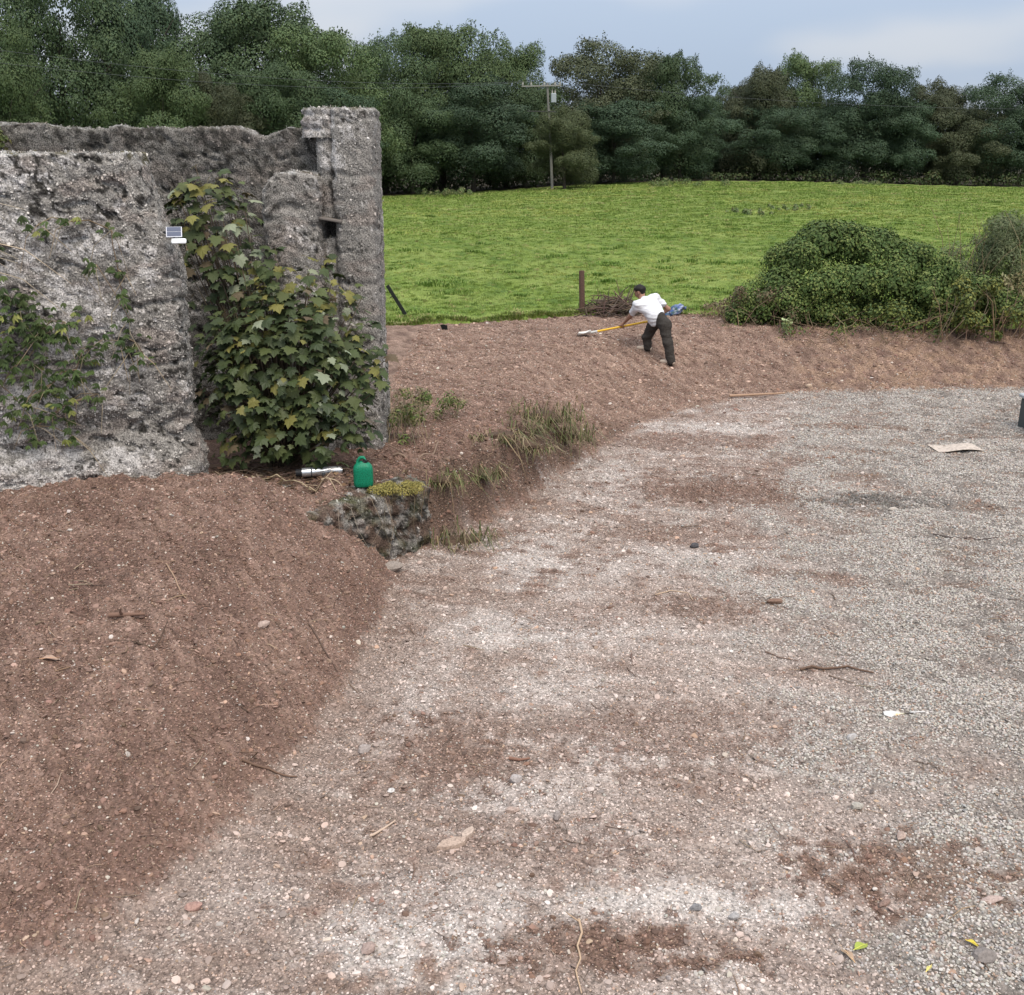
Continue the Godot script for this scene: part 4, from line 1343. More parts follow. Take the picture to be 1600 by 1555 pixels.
	foliage(b, lobes, 4200, 0.02, [Color(0.24, 0.20, 0.055), Color(0.17, 0.155, 0.05), Color(0.30, 0.25, 0.08)], 0.8, 0.5, 0.3)
	part(b.mesh(), "cushion", M.leaf_white, o)

# ---------------------------------------------------------------- small things
func squarish(b: Builder, rows: Array, power := 4.0, seg := 28, depth := 0.72) -> void:   # a bottle with a rounded-square section: height, half width
	var pts := []
	for r in rows:
		var ring := []
		for s in seg:
			var t := TAU * s / seg
			var c := cos(t)
			var d := sin(t)
			var k := pow(pow(absf(c), power) + pow(absf(d), power), -1.0 / power)
			ring.append(Vector3(c * k * r[1], r[0], d * k * r[1] * lerpf(1.0, depth, smooth(0.03, 0.06, r[1]))))
		pts.append(ring)
	for j in rows.size() - 1:
		for s in seg:
			var q := (s + 1) % seg
			b.quad(pts[j][s], pts[j + 1][s], pts[j + 1][q], pts[j][q])
	for s in seg:
		b.tri(Vector3(0, rows[0][0], 0), pts[0][s], pts[0][(s + 1) % seg])
		b.tri(Vector3(0, rows[-1][0], 0), pts[-1][(s + 1) % seg], pts[-1][s])

func smooth_of(b: Builder) -> ArrayMesh:            # weld and round the shading of a lathed body
	var st := SurfaceTool.new()
	st.begin(Mesh.PRIMITIVE_TRIANGLES)
	st.set_smooth_group(0)
	for p in b.v:
		st.add_vertex(p)
	st.generate_normals()
	return st.commit()

func stick(called: String, label: String, category: String, pts: Array, r: float, c: Color, side_shoots := 0, group := "") -> void:
	var base: Vector3 = pts[0]
	var o := thing(called, label, category, base, 0.0, group)
	var b := Builder.new()
	var local := []
	var rad := []
	for k in pts.size():
		local.append(pts[k] - base)
		rad.append(r * lerpf(1.0, 0.55, float(k) / (pts.size() - 1)))
	b.tube(local, rad, 7, c)
	part(b.mesh(), "shaft", M.stone, o)
	for k in side_shoots:
		var bb := Builder.new()
		var p: Vector3 = local[1 + k % (local.size() - 1)] * 0.8
		bb.tube([p, p + Vector3(rng.randfn(0, 0.05), 0.035, rng.randfn(0, 0.05)), p + Vector3(rng.randfn(0, 0.1), 0.07, rng.randfn(0.03, 0.08))], [r * 0.6, r * 0.5, r * 0.25], 5, c)
		part(bb.mesh(), "side_shoot", M.stone, o)

func lying(points: Array, r: float) -> Array:       # points on the ground for a stick
	var out := []
	for k in points.size() - 1:
		var a: Array = points[k]
		var b: Array = points[k + 1]
		for e in (4 if k < points.size() - 2 else 5):
			var t := e / 4.0
			out.append(on_ground(lerpf(a[0], b[0], t), lerpf(a[1], b[1], t), r * 0.9 + 0.006 + lerpf(a[2] if a.size() > 2 else 0.0, b[2] if b.size() > 2 else 0.0, t)))
	return out

func rock(x: float, z: float, size: Vector3, c: Color, label: String, turn := 0.0, lift := 0.35) -> void:
	var o := part(stone_mesh(true, 0.75), "stone", M.stone_tex.duplicate())
	o.material_override.albedo_color = c.linear_to_srgb()
	o.position = on_ground(x, z, size.y * lift)
	o.rotation = Vector3(0, turn, 0)
	o.scale = size
	tag(o, label, "stone", "larger stones lying about the yard")

func slab(x: float, z: float, size: float, c: Color, label: String, turn: float) -> void:      # a flake of flagstone with broken edges
	var edge := [Vector2(-1.0, 0.25), Vector2(-0.55, -0.30), Vector2(0.25, -0.42), Vector2(1.0, -0.22), Vector2(0.78, 0.22), Vector2(0.15, 0.48), Vector2(-0.5, 0.42)]
	var b := Builder.new()
	var mid := Vector3(0, 0.022, 0)
	for k in edge.size():
		var p: Vector2 = edge[k] * size
		var q: Vector2 = edge[(k + 1) % edge.size()] * size
		var pt := Vector3(p.x * 0.95, 0.018 + 0.03 * p.x, p.y * 0.93)
		var qt := Vector3(q.x * 0.95, 0.018 + 0.03 * q.x, q.y * 0.93)
		b.tri(mid, pt, qt)
		b.quad(pt, Vector3(p.x, -0.012, p.y), Vector3(q.x, -0.012, q.y), qt)
	var o := part(b.mesh(), "stone", M.stone_tex.duplicate())
	o.material_override.albedo_color = c.linear_to_srgb()
	o.position = on_ground(x, z, 0.008)
	o.rotation.y = turn
	tag(o, label, "stone", "larger stones lying about the yard")

func leaf_on_ground(called: String, label: String, x: float, z: float, l: float, w: float, c: Color, turn: float, curl: float) -> void:
	var b := Builder.new()
	var n := 8
	for k in n:
		var t0 := float(k) / n
		var t1 := float(k + 1) / n
		for s in [-1.0, 1.0]:
			var w0: float = w * sin(PI * pow(t0, 0.8)) * s
			var w1: float = w * sin(PI * pow(t1, 0.8)) * s
			var a := Vector3((t0 - 0.5) * l, curl * sin(t0 * 5.0), 0)
			var d := Vector3((t1 - 0.5) * l, curl * sin(t1 * 5.0), 0)
			var a2 := a + Vector3(0, absf(w0) * 0.4, w0)
			var d2 := d + Vector3(0, absf(w1) * 0.4, w1)
			if s > 0:
				b.quad(a, d, d2, a2, Color(1, 1, 1))
			else:
				b.quad(a, a2, d2, d, Color(0.92, 0.95, 0.9))
	var o := thing(called, label, "leaf", on_ground(x, z, 0.012), turn)
	var m := leafy(c.r, c.g, c.b, 0.2)
	part(b.mesh(), "blade", m, o)
	b = Builder.new()
	b.tube([Vector3(-l * 0.62, 0.004, 0), Vector3(0, 0.004 + curl * 0.6, 0), Vector3(l * 0.48, 0.004, 0)], [0.0022, 0.0016, 0.0006], 5, Color(c.r * 1.6 + 0.08, c.g * 1.4 + 0.06, c.b + 0.04))
	part(b.mesh(), "midrib", M.stone, o)

func small_things() -> void:
	# green fuel can
	var o := thing("fuel_can", "green plastic fuel can with black cap standing on the footing", "fuel can", Vector3(-1.5, maxf(0.745, ground_at(-1.5, -10.23)) + 0.012, -10.21), 0.12)
	var b := Builder.new()
	squarish(b, [[0.0, 0.070], [0.004, 0.086], [0.016, 0.096], [0.05, 0.099], [0.12, 0.0985], [0.175, 0.098], [0.195, 0.096], [0.215, 0.088], [0.232, 0.074], [0.245, 0.055], [0.254, 0.038], [0.262, 0.030]])
	var m := mat(lin(0.010, 0.215, 0.115), 0.42)
	grain(m, M.tex_mud, null, 3.0)
	part(smooth_of(b), "body", m, o)
	b = Builder.new()
	b.tube([Vector3(-0.055, 0.235, 0), Vector3(-0.045, 0.275, 0), Vector3(-0.022, 0.300, 0), Vector3(0.008, 0.300, 0), Vector3(0.022, 0.275, 0)], [0.015, 0.017, 0.018, 0.018, 0.015], 10)
	part(smooth_of(b), "handle", m, o)
	b = Builder.new()
	b.tube([Vector3(0.012, 0.245, 0.01), Vector3(0.030, 0.272, 0.014), Vector3(0.034, 0.278, 0.015)], [0.026, 0.027, 0.022], 14)
	part(smooth_of(b), "cap", mat(lin(0.012, 0.014, 0.014), 0.4), o)
	# silver cylinder
	var y := maxf(ground_at(-2.0, -10.6), 0.70) + 0.06
	y = maxf(y, maxf(ground_at(-1.82, -10.62), ground_at(-2.18, -10.54)) + 0.058)
	o = thing("metal_cylinder", "silver metal cylinder with black end lying left of the fuel can", "cylinder", Vector3(-2.0, y, -10.58), 0.22)
	b = Builder.new()
	b.tube([Vector3(-0.19, 0, 0), Vector3(-0.185, 0, 0), Vector3(0.19, 0, 0), Vector3(0.20, 0, 0), Vector3(0.225, 0, 0)], [0.043, 0.047, 0.047, 0.044, 0.030], 22)
	var steel := mat(lin(0.62, 0.64, 0.66), 0.34)
	steel.metallic = 0.75
	steel.roughness_texture = M.tex_wear
	steel.uv1_triplanar = true
	steel.uv1_scale = Vector3.ONE * 4.0
	part(b.mesh(), "barrel", steel, o)
	b = Builder.new()
	b.tube([Vector3(-0.255, 0, 0), Vector3(-0.25, 0, 0), Vector3(-0.192, 0, 0)], [0.030, 0.038, 0.040], 18)
	part(b.mesh(), "end_cap", mat(lin(0.02, 0.02, 0.022), 0.5), o)
	b = Builder.new()
	b.box(Transform3D(Basis(), Vector3(0.03, -0.025, 0.05)), Vector3(0.03, 0.05, 0.02), 0.004)
	b.tube([Vector3(-0.1, 0.0, 0), Vector3(-0.085, 0.0, 0)], [0.0495, 0.0495], 22)
	part(b.mesh(), "bracket", mat(lin(0.08, 0.085, 0.09), 0.5), o)
	y = ground_at(-2.35, -10.4) + 0.02
	o = thing("metal_bar", "flat grey metal bar lying left of the silver cylinder", "bar", Vector3(-2.38, y, -10.35), 0.16)
	b = Builder.new()
	b.box(Transform3D(), Vector3(0.40, 0.012, 0.045), 0.003)
	part(b.mesh(), "blade", mat(lin(0.34, 0.34, 0.33), 0.5), o)
	b = Builder.new()
	b.tube([Vector3(-0.21, 0, 0), Vector3(-0.28, 0.004, 0)], [0.014, 0.012], 8)
	part(b.mesh(), "tang", mat(lin(0.1, 0.09, 0.08), 0.6), o)
	# solar lamp on the broken wall end
	o = thing("solar_lamp", "small solar lamp with white head on the broken end of the front wall", "lamp", Vector3(-3.06, 3.24, -9.93), 0.25)
	b = Builder.new()
	b.box(Transform3D(Basis(Vector3.RIGHT, 0.75), Vector3(-0.03, 0.03, -0.04)), Vector3(0.14, 0.012, 0.125), 0.003)
	part(b.mesh(), "panel_frame", mat(lin(0.62, 0.62, 0.66), 0.4), o)
	for k in 2:
		b = Builder.new()
		var t := Transform3D(Basis(Vector3.RIGHT, 0.75), Vector3(-0.03, 0.03, -0.04))
		b.box(t * Transform3D(Basis(), Vector3(0, 0.0075, -0.029 + 0.058 * k)), Vector3(0.125, 0.003, 0.053), 0.001)
		part(b.mesh(), "solar_cell", M.cell, o)
	b = Builder.new()
	b.box(Transform3D(Basis(Vector3.RIGHT, 0.35), Vector3(0.01, -0.045, 0.055)), Vector3(0.13, 0.025, 0.075), 0.008)
	part(b.mesh(), "lamp_head", mat(lin(0.82, 0.83, 0.82), 0.35), o)
	b = Builder.new()
	b.tube([Vector3(-0.02, -0.04, 0.03), Vector3(-0.04, 0.0, -0.02), Vector3(-0.12, 0.03, -0.06)], [0.01, 0.01, 0.012], 8)
	part(b.mesh(), "bracket", mat(lin(0.02, 0.02, 0.022), 0.5), o)
	# posts
	o = thing("fence_post", "weathered square wooden fence post at the pasture edge beside the brush pile", "post", Vector3(1.53, 0.60, -23.3))
	b = Builder.new()
	b.tube([Vector3(0, -0.2, 0), Vector3(0.004, 0.3, 0), Vector3(-0.012, 0.7, 0), Vector3(-0.02, 1.0, 0), Vector3(-0.02, 1.015, 0)], [0.068, 0.064, 0.062, 0.060, 0.05], 7, Color(0.17, 0.105, 0.08))
	var pm := grain(mat(Color.WHITE, 0.95, true), M.tex_wear, M.n_soil, 3.0)
	part(b.mesh(), "shaft", pm, o)
	b = Builder.new()
	for k in 3:
		b.tube([Vector3(0.05, 0.35 + 0.22 * k, 0.05), Vector3(0.075, 0.36 + 0.22 * k, 0.06)], [0.006, 0.004], 5, Color(0.05, 0.045, 0.04))
	part(b.mesh(), "staples", M.stone, o)
	o = thing("leaning_stake", "thin black stake leaning in the grass beside the pillar", "stake", Vector3(-2.17, 0.62, -22.45))
	b = Builder.new()
	b.box(Transform3D(Basis(Vector3.FORWARD, -0.54), Vector3(-0.21, 0.38, 0)), Vector3(0.075, 0.92, 0.03), 0.006, Color(0.02, 0.024, 0.022))
	part(b.mesh(), "shaft", M.stone, o)
	b = Builder.new()
	b.tube([Vector3(-0.33, 0.55, 0.02), Vector3(-0.39, 0.53, 0.04)], [0.014, 0.012], 6, Color(0.02, 0.02, 0.02))
	part(b.mesh(), "insulator_clip", M.stone, o)
	# brush pile
	o = thing("brush_pile", "heap of dead brown branches at the pasture edge behind the worker", "brush pile", Vector3(2.25, 0.66, -23.15))
	b = Builder.new()
	for k in 260:
		var r := sqrt(rng.randf())
		var p := Vector3(rng.randfn(0, 0.33), rng.randf() * 0.42, rng.randfn(0, 0.25))
		p.y *= maxf(0.1, 1.0 - absf(p.x) * 0.9)
		var d := Vector3(rng.randfn(0, 1.0), rng.randfn(0.1, 0.3), rng.randfn(0, 0.6)).normalized() * rng.randf_range(0.15, 0.42)
		b.tube([p - d, p + rand_dir() * 0.05, p + d], [0.006, 0.008 * (1.0 + r), 0.004], 5, jitter(0.115, 0.085, 0.065, 0.45))
	part(b.mesh(), "branches", M.stone, o)
	for k in 5:
		b = Builder.new()
		var p := Vector3(rng.randf_range(-0.1, 0.35), 0.25, 0)
		b.tube([p, p + Vector3(0.08, 0.25, 0), p + Vector3(rng.randf_range(0.1, 0.3), rng.randf_range(0.35, 0.55), 0.05)], [0.014, 0.010, 0.004], 5, jitter(0.12, 0.095, 0.075, 0.2))
		part(b.mesh(), "upright_branch", M.stone, o)
	# crumpled blue sack
	o = thing("rubbish_sack", "crumpled blue and white plastic sack lying behind the worker", "sack", Vector3(3.5, 0.68, -22.9), 0.3)
	var v := PackedVector3Array()
	var cols := PackedColorArray()
	for j in 15:
		for i in 28:
			var t := TAU * i / 28.0
			var f := PI * (j / 14.0)
			var d := Vector3(cos(t) * sin(f), cos(f), sin(t) * sin(f))
			var k := 1.0 + 0.55 * nf.get_noise_3dv(d * 1.6) + 0.3 * nf.get_noise_3dv(d * 5.0)
			v.append(d * Vector3(0.20, 0.10, 0.15) * k + Vector3(0, 0.12 + 0.10 * d.x, 0))
			var w := nf.get_noise_3dv(d * 2.2 + Vector3(4, 4, 4))
			cols.append(Color(0.36, 0.38, 0.42) if w > 0.18 else Color(0.05, 0.08, 0.20) if w > -0.05 else Color(0.05, 0.10, 0.10) if d.x < 0.1 else Color(0.16, 0.20, 0.36))
	part(grid_mesh(v, cols, 28, 15, true), "bag", mat(Color.WHITE, 0.4, true), o)
	b = Builder.new()
	b.tube([Vector3(0.16, 0.16, 0), Vector3(0.21, 0.18, 0.02), Vector3(0.25, 0.17, 0.02)], [0.04, 0.02, 0.045], 8, Color(0.07, 0.10, 0.20))
	part(b.mesh(), "knotted_neck", mat(Color.WHITE, 0.4, true), o)
	# black scrap
	o = thing("plastic_scrap", "small jagged black scrap sticking out of the soil near the pasture", "scrap", on_ground(-1.36, -21.06))
	b = Builder.new()
	var outline := [Vector2(-0.12, 0.20), Vector2(-0.07, 0.10), Vector2(-0.02, 0.11), Vector2(0.07, 0.09), Vector2(0.08, -0.02), Vector2(-0.02, -0.03), Vector2(-0.05, 0.05)]
	for k in Geometry2D.triangulate_polygon(PackedVector2Array(outline)).size() / 3:
		var tr := Geometry2D.triangulate_polygon(PackedVector2Array(outline))
		var q := []
		for e in 3:
			var p: Vector2 = outline[tr[k * 3 + e]]
			q.append(Vector3(p.x, p.y, 0.06 * p.x))
		b.tri(q[0], q[1], q[2], Color(0.012, 0.012, 0.014))
		b.tri(q[0] - Vector3(0, 0, 0.012), q[2] - Vector3(0, 0, 0.012), q[1] - Vector3(0, 0, 0.012), Color(0.012, 0.012, 0.014))
	for k in outline.size():
		var p: Vector2 = outline[k]
		var q: Vector2 = outline[(k + 1) % outline.size()]
		b.quad(Vector3(p.x, p.y, 0.06 * p.x), Vector3(q.x, q.y, 0.06 * q.x), Vector3(q.x, q.y, 0.06 * q.x - 0.012), Vector3(p.x, p.y, 0.06 * p.x - 0.012), Color(0.012, 0.012, 0.014))
	part(b.mesh(), "sheet", M.stone, o)
	# sheet of cardboard
	o = thing("cardboard_sheet", "flat pale cardboard sheet lying on the gravel at the far right", "cardboard", on_ground(6.25, -14.4, 0.03), -0.08)
	v = PackedVector3Array()
	for s in [0.006, 0.0]:
		for j in 7:
			for i in 13:
				var x := (i / 12.0 - 0.5) * 0.60
				var z := (j / 6.0 - 0.5) * 0.34
				v.append(Vector3(x + z * 0.18, s + 0.018 * sin(x * 4.0 + 0.5) + 0.012 * sin(x * 9.0 + z * 5.0), z))
	var idx := PackedInt32Array()
	for j in 6:
		for i in 12:
			var a := j * 13 + i
			idx.append_array([a, a + 1, a + 13, a + 1, a + 14, a + 13, a + 91, a + 104, a + 92, a + 92, a + 104, a + 105])
	for i in 12:
		idx.append_array([78 + i, 79 + i, 169 + i, 79 + i, 170 + i, 169 + i])
	for j in 6:
		for e in [0, 12]:
			var a: int = j * 13 + e
			idx.append_array([a, a + 13, a + 91, a + 13, a + 104, a + 91])
	part(arrays_mesh(v, smooth_normals(v, idx), PackedColorArray(), idx), "sheet", grain(mat(lin(0.58, 0.49, 0.415), 0.9), M.tex_wear, null, 1.2), o)
	# the crate cut off by the right edge
	o = thing("plastic_crate", "dark grey plastic crate with pale lid, cut by the right edge", "crate", on_ground(8.20, -15.45, 0.0), 0.0)
	b = Builder.new()
	b.box(Transform3D(Basis(), Vector3(0, 0.22, 0)), Vector3(0.92, 0.46, 0.6), 0.02)
	part(b.mesh(), "body", mat(lin(0.055, 0.065, 0.065), 0.5), o)
	b = Builder.new()
	b.box(Transform3D(Basis(), Vector3(0, 0.485, 0)), Vector3(0.98, 0.06, 0.66), 0.015)
	part(b.mesh(), "lid", mat(lin(0.36, 0.38, 0.38), 0.5), o)
	for k in 2:
		b = Builder.new()
		b.box(Transform3D(Basis(), Vector3(-0.26 + 0.52 * k, 0.38, 0.315)), Vector3(0.16, 0.12, 0.025), 0.006)
		part(b.mesh(), "catch", mat(lin(0.5, 0.52, 0.52), 0.5), o)
	# crumpled wrapper
	o = thing("wrapper", "crumpled white paper wrapper with orange print on the gravel", "wrapper", on_ground(2.85, -6.92, 0.012), 0.06)
	v = PackedVector3Array()
	cols = PackedColorArray()
	for j in 5:
		for i in 15:
			var x := i / 14.0
			var w := lerpf(0.030, 0.008, x) * (0.6 if i == 0 else 1.0)
			v.append(Vector3((x - 0.5) * 0.24, 0.012 * sin(x * 6.0 + j * 0.8) + 0.010 * nf.get_noise_2d(x * 20.0, j), (j / 4.0 - 0.5) * w * 2.0))
			cols.append(Color(0.72, 0.40, 0.16) if i in [6, 7] and j > 1 else Color(0.70, 0.63, 0.35) if i in [8, 9] and j > 0 else Color(0.50, 0.485, 0.47))
	part(grid_mesh(v, cols, 15, 5), "paper", mat(Color.WHITE, 0.6, true), o)
	b = Builder.new()
	b.tube([Vector3(0.11, 0.006, 0), Vector3(0.19, 0.010, 0.005)], [0.005, 0.004], 5, Color(0.6, 0.58, 0.56))
	part(b.mesh(), "twisted_end", M.stone, o)
	# fallen leaves
	leaf_on_ground("fallen_leaf", "yellow green leaf lying at the bottom right", 1.81, -4.50, 0.095, 0.026, Color(0.30, 0.34, 0.07), 0.5, 0.006)
	leaf_on_ground("fallen_leaf", "curled brown leaf beside the yellow green leaf", 1.72, -4.45, 0.11, 0.018, Color(0.36, 0.25, 0.17), 1.9, 0.012)
	leaf_on_ground("fallen_leaf", "small yellow leaf behind the big stone at the bottom right", 2.40, -4.53, 0.06, 0.014, Color(0.50, 0.40, 0.06), -0.6, 0.006)
	leaf_on_ground("fallen_leaf", "pale yellow leaf left of the big stone at the bottom right", 2.10, -4.34, 0.07, 0.010, Color(0.48, 0.42, 0.16), 0.8, 0.006)
	leaf_on_ground("fallen_leaf", "pink brown leaf lying on the far left of the heap", -3.16, -6.55, 0.12, 0.028, Color(0.36, 0.24, 0.19), 0.1, 0.008)
	# sticks
	stick("stick", "dark brown stick lying on the grey gravel", "stick", lying([[2.31, -7.64], [2.5, -7.66], [2.7, -7.67], [2.88, -7.58]], 0.012), 0.012, Color(0.13, 0.085, 0.06), 1)
	stick("stick", "thin curved twig left of the dark brown stick", "stick", lying([[2.10, -7.95], [2.2, -7.85], [2.34, -7.80]], 0.006), 0.006, Color(0.15, 0.10, 0.075), 0)
	stick("stick", "short thin twig just below the dark brown stick", "stick", lying([[2.52, -7.56], [2.6, -7.48], [2.68, -7.42]], 0.005), 0.005, Color(0.16, 0.11, 0.08), 0)
	stick("batten", "long straight wooden batten at the foot of the far bank", "batten", [on_ground(3.72, -17.74, 0.05), on_ground(3.72, -17.74, 0.05).lerp(on_ground(4.72, -17.95, 0.05), 0.5), on_ground(4.72, -17.95, 0.05)], 0.024, Color(0.34, 0.22, 0.15), 0)
	stick("stick", "thick broken bark stick on the face of the heap", "stick", [on_ground(-2.90, -6.98, 0.03), on_ground(-2.90, -6.98, 0.03).lerp(on_ground(-2.66, -7.03, 0.03), 0.5) + Vector3(0, 0.008, 0.02), on_ground(-2.66, -7.03, 0.03)], 0.02, Color(0.17, 0.105, 0.075), 1)
	stick("stick", "forked dark twig below the thick stick on the heap", "stick", lying([[-2.62, -6.66], [-2.50, -6.66], [-2.42, -6.80, 0.10]], 0.006), 0.007, Color(0.09, 0.06, 0.045), 2)
	stick("root", "long pale root at the bottom edge of the picture", "root", lying([[0.36, -4.72], [0.37, -4.62], [0.34, -4.52], [0.35, -4.42], [0.32, -4.32], [0.34, -4.18]], 0.006), 0.007, Color(0.42, 0.30, 0.20), 1)
	stick("root", "thin pale straw loop on the dust in the middle distance", "root", lying([[1.35, -9.2], [1.5, -9.28], [1.66, -9.2], [1.68, -9.05]], 0.006), 0.006, Color(0.45, 0.33, 0.23), 1)
	stick("stick", "pale short stick right of the heap's foot", "stick", lying([[-0.86, -5.45], [-0.78, -5.52], [-0.72, -5.60]], 0.008), 0.009, Color(0.45, 0.34, 0.26), 0)
	stick("stick", "dark thin twig on the grey gravel at the right", "stick", lying([[4.60, -10.86], [4.75, -10.74], [5.0, -10.7], [5.26, -10.73]], 0.007), 0.008, Color(0.09, 0.07, 0.06), 0)
	stick("stick", "reddish bark piece in the middle of the foreground", "stick", lying([[-0.02, -6.30], [0.05, -6.28], [0.12, -6.31]], 0.012), 0.013, Color(0.20, 0.11, 0.08), 0)
	stick("stick", "long thin twig running down the upper heap", "stick", lying([[-2.72, -7.75], [-2.6, -7.55], [-2.48, -7.32], [-2.42, -7.26]], 0.006), 0.007, Color(0.30, 0.20, 0.14), 1)
	stick("stick", "dark twig on the right flank of the heap", "stick", lying([[-1.62, -7.72], [-1.48, -7.55], [-1.36, -7.42]], 0.008), 0.008, Color(0.11, 0.075, 0.06), 0)
	stick("stick", "brown twig at the foot of the heap above the white pebbles", "stick", lying([[-1.75, -6.0], [-1.6, -6.08], [-1.42, -6.08]], 0.009), 0.010, Color(0.15, 0.095, 0.07), 1)
	stick("branch", "bent bare branch on the soil at the pillar's foot", "branch", lying([[-1.35, -11.55], [-1.1, -11.5], [-0.92, -11.7], [-0.86, -11.95, 0.04]], 0.014), 0.016, Color(0.22, 0.16, 0.12), 1)
	# long twigs under the sapling and on the footing
	for s in [[-3.05, -10.35, -2.35, -10.15, "pale bent twig at the wall's broken foot"], [-2.7, -10.5, -1.95, -10.2, "long grey twig lying before the silver cylinder"], [-2.05, -10.2, -1.75, -10.05, "short straw coloured stalk left of the fuel can"], [-1.95, -10.35, -1.6, -10.35, "thin brown twig at the fuel can's foot"]]:
		stick("stick", s[4], "stick", lying([[s[0], s[1], 0.05], [lerpf(s[0], s[2], 0.5), lerpf(s[1], s[3], 0.4), 0.06], [s[2], s[3]]], 0.008), 0.009, jitter(0.34, 0.26, 0.18, 0.3), 1)
	# larger stones
	rock(2.42, -4.43, Vector3(0.075, 0.06, 0.065), Color(0.27, 0.235, 0.215), "big grey angular stone at the bottom right corner", 0.4)
	rock(-1.19, -9.72, Vector3(0.13, 0.08, 0.10), Color(0.34, 0.285, 0.245), "large stone at the foot of the footing wall", 0.3)
	rock(-1.02, -6.42, Vector3(0.062, 0.05, 0.05), Color(0.42, 0.36, 0.33), "pale stone at the foot of the heap, upper one", 0.8)
	rock(0.02, -6.05, Vector3(0.055, 0.045, 0.045), Color(0.46, 0.41, 0.385), "grey white stone in the middle of the foreground", 0.1)
	slab(-0.36, -5.38, 0.10, Color(0.52, 0.39, 0.31), "flat pinkish slab of stone left of centre foreground", 0.25)
	slab(-0.27, -5.48, 0.065, Color(0.55, 0.43, 0.35), "small flat slab behind the pinkish slab", 0.9)
	rock(-1.73, -4.80, Vector3(0.055, 0.035, 0.045), Color(0.44, 0.27, 0.22), "reddish stone at the lower left", 0.2)
	rock(-0.74, -4.49, Vector3(0.052, 0.042, 0.045), Color(0.40, 0.30, 0.26), "brown wedge of stone near the bottom edge", 1.2)
	rock(-1.89, -7.34, Vector3(0.06, 0.045, 0.05), Color(0.50, 0.38, 0.32), "pale pink stone high on the heap's flank", 0.6)
	rock(0.0, -5.71, Vector3(0.05, 0.035, 0.04), Color(0.48, 0.36, 0.30), "pinkish stone right of the flat slabs", 0.4)
	rock(0.28, -5.64, Vector3(0.05, 0.045, 0.035), Color(0.34, 0.29, 0.265), "dark sided stone right of the pinkish stone", 1.4)
	rock(1.93, -10.48, Vector3(0.07, 0.05, 0.05), Color(0.10, 0.095, 0.10), "dark slaty stone alone on the pale dust", 0.5)
	rock(2.42, -8.96, Vector3(0.09, 0.04, 0.06), Color(0.24, 0.15, 0.11), "brown clod above the dark brown stick", 0.2)
	rock(2.39, -6.57, Vector3(0.05, 0.035, 0.04), Color(0.50, 0.47, 0.45), "pale stone left of the wrapper", 0.7)
	rock(2.18, -5.74, Vector3(0.05, 0.04, 0.04), Color(0.46, 0.42, 0.36), "yellowish grey stone at the border of the grey gravel", 0.3)
	rock(2.34, -5.43, Vector3(0.06, 0.03, 0.04), Color(0.48, 0.36, 0.30), "pinkish stone on the dark earth patch at the right", 1.0)
	rock(-0.78, -5.92, Vector3(0.03, 0.022, 0.026), Color(0.70, 0.66, 0.62), "white pebble left of centre", 0.3)
	rock(2.65, -4.87, Vector3(0.07, 0.03, 0.04), Color(0.50, 0.38, 0.33), "flat pink stone at the right edge near the bottom", 0.2)
	rock(-1.16, -9.9, Vector3(0.06, 0.045, 0.05), Color(0.30, 0.24, 0.20), "small stone behind the large one at the footing wall", 0.9)
	rock(1.2, -4.75, Vector3(0.045, 0.035, 0.035), Color(0.40, 0.375, 0.36), "grey stone on the pale dust patch at the bottom", 0.5)
	rock(1.0, -4.8, Vector3(0.042, 0.036, 0.035), Color(0.26, 0.25, 0.25), "dark grey stone on the pale dust patch at the bottom", 0.1)
	rock(4.45, -11.72, Vector3(0.07, 0.03, 0.03), Color(0.62, 0.55, 0.48), "pale flake of stone on the dark gravel at the right", 0.5)
	rock(5.3, -18.55, Vector3(0.085, 0.06, 0.06), Color(0.56, 0.42, 0.31), "pale stone at the foot of the orange bank", 0.4)
	rock(2.05, -4.86, Vector3(0.05, 0.02, 0.03), Color(0.30, 0.20, 0.16), "brown flat stone left of the flat pink one", 0.6)

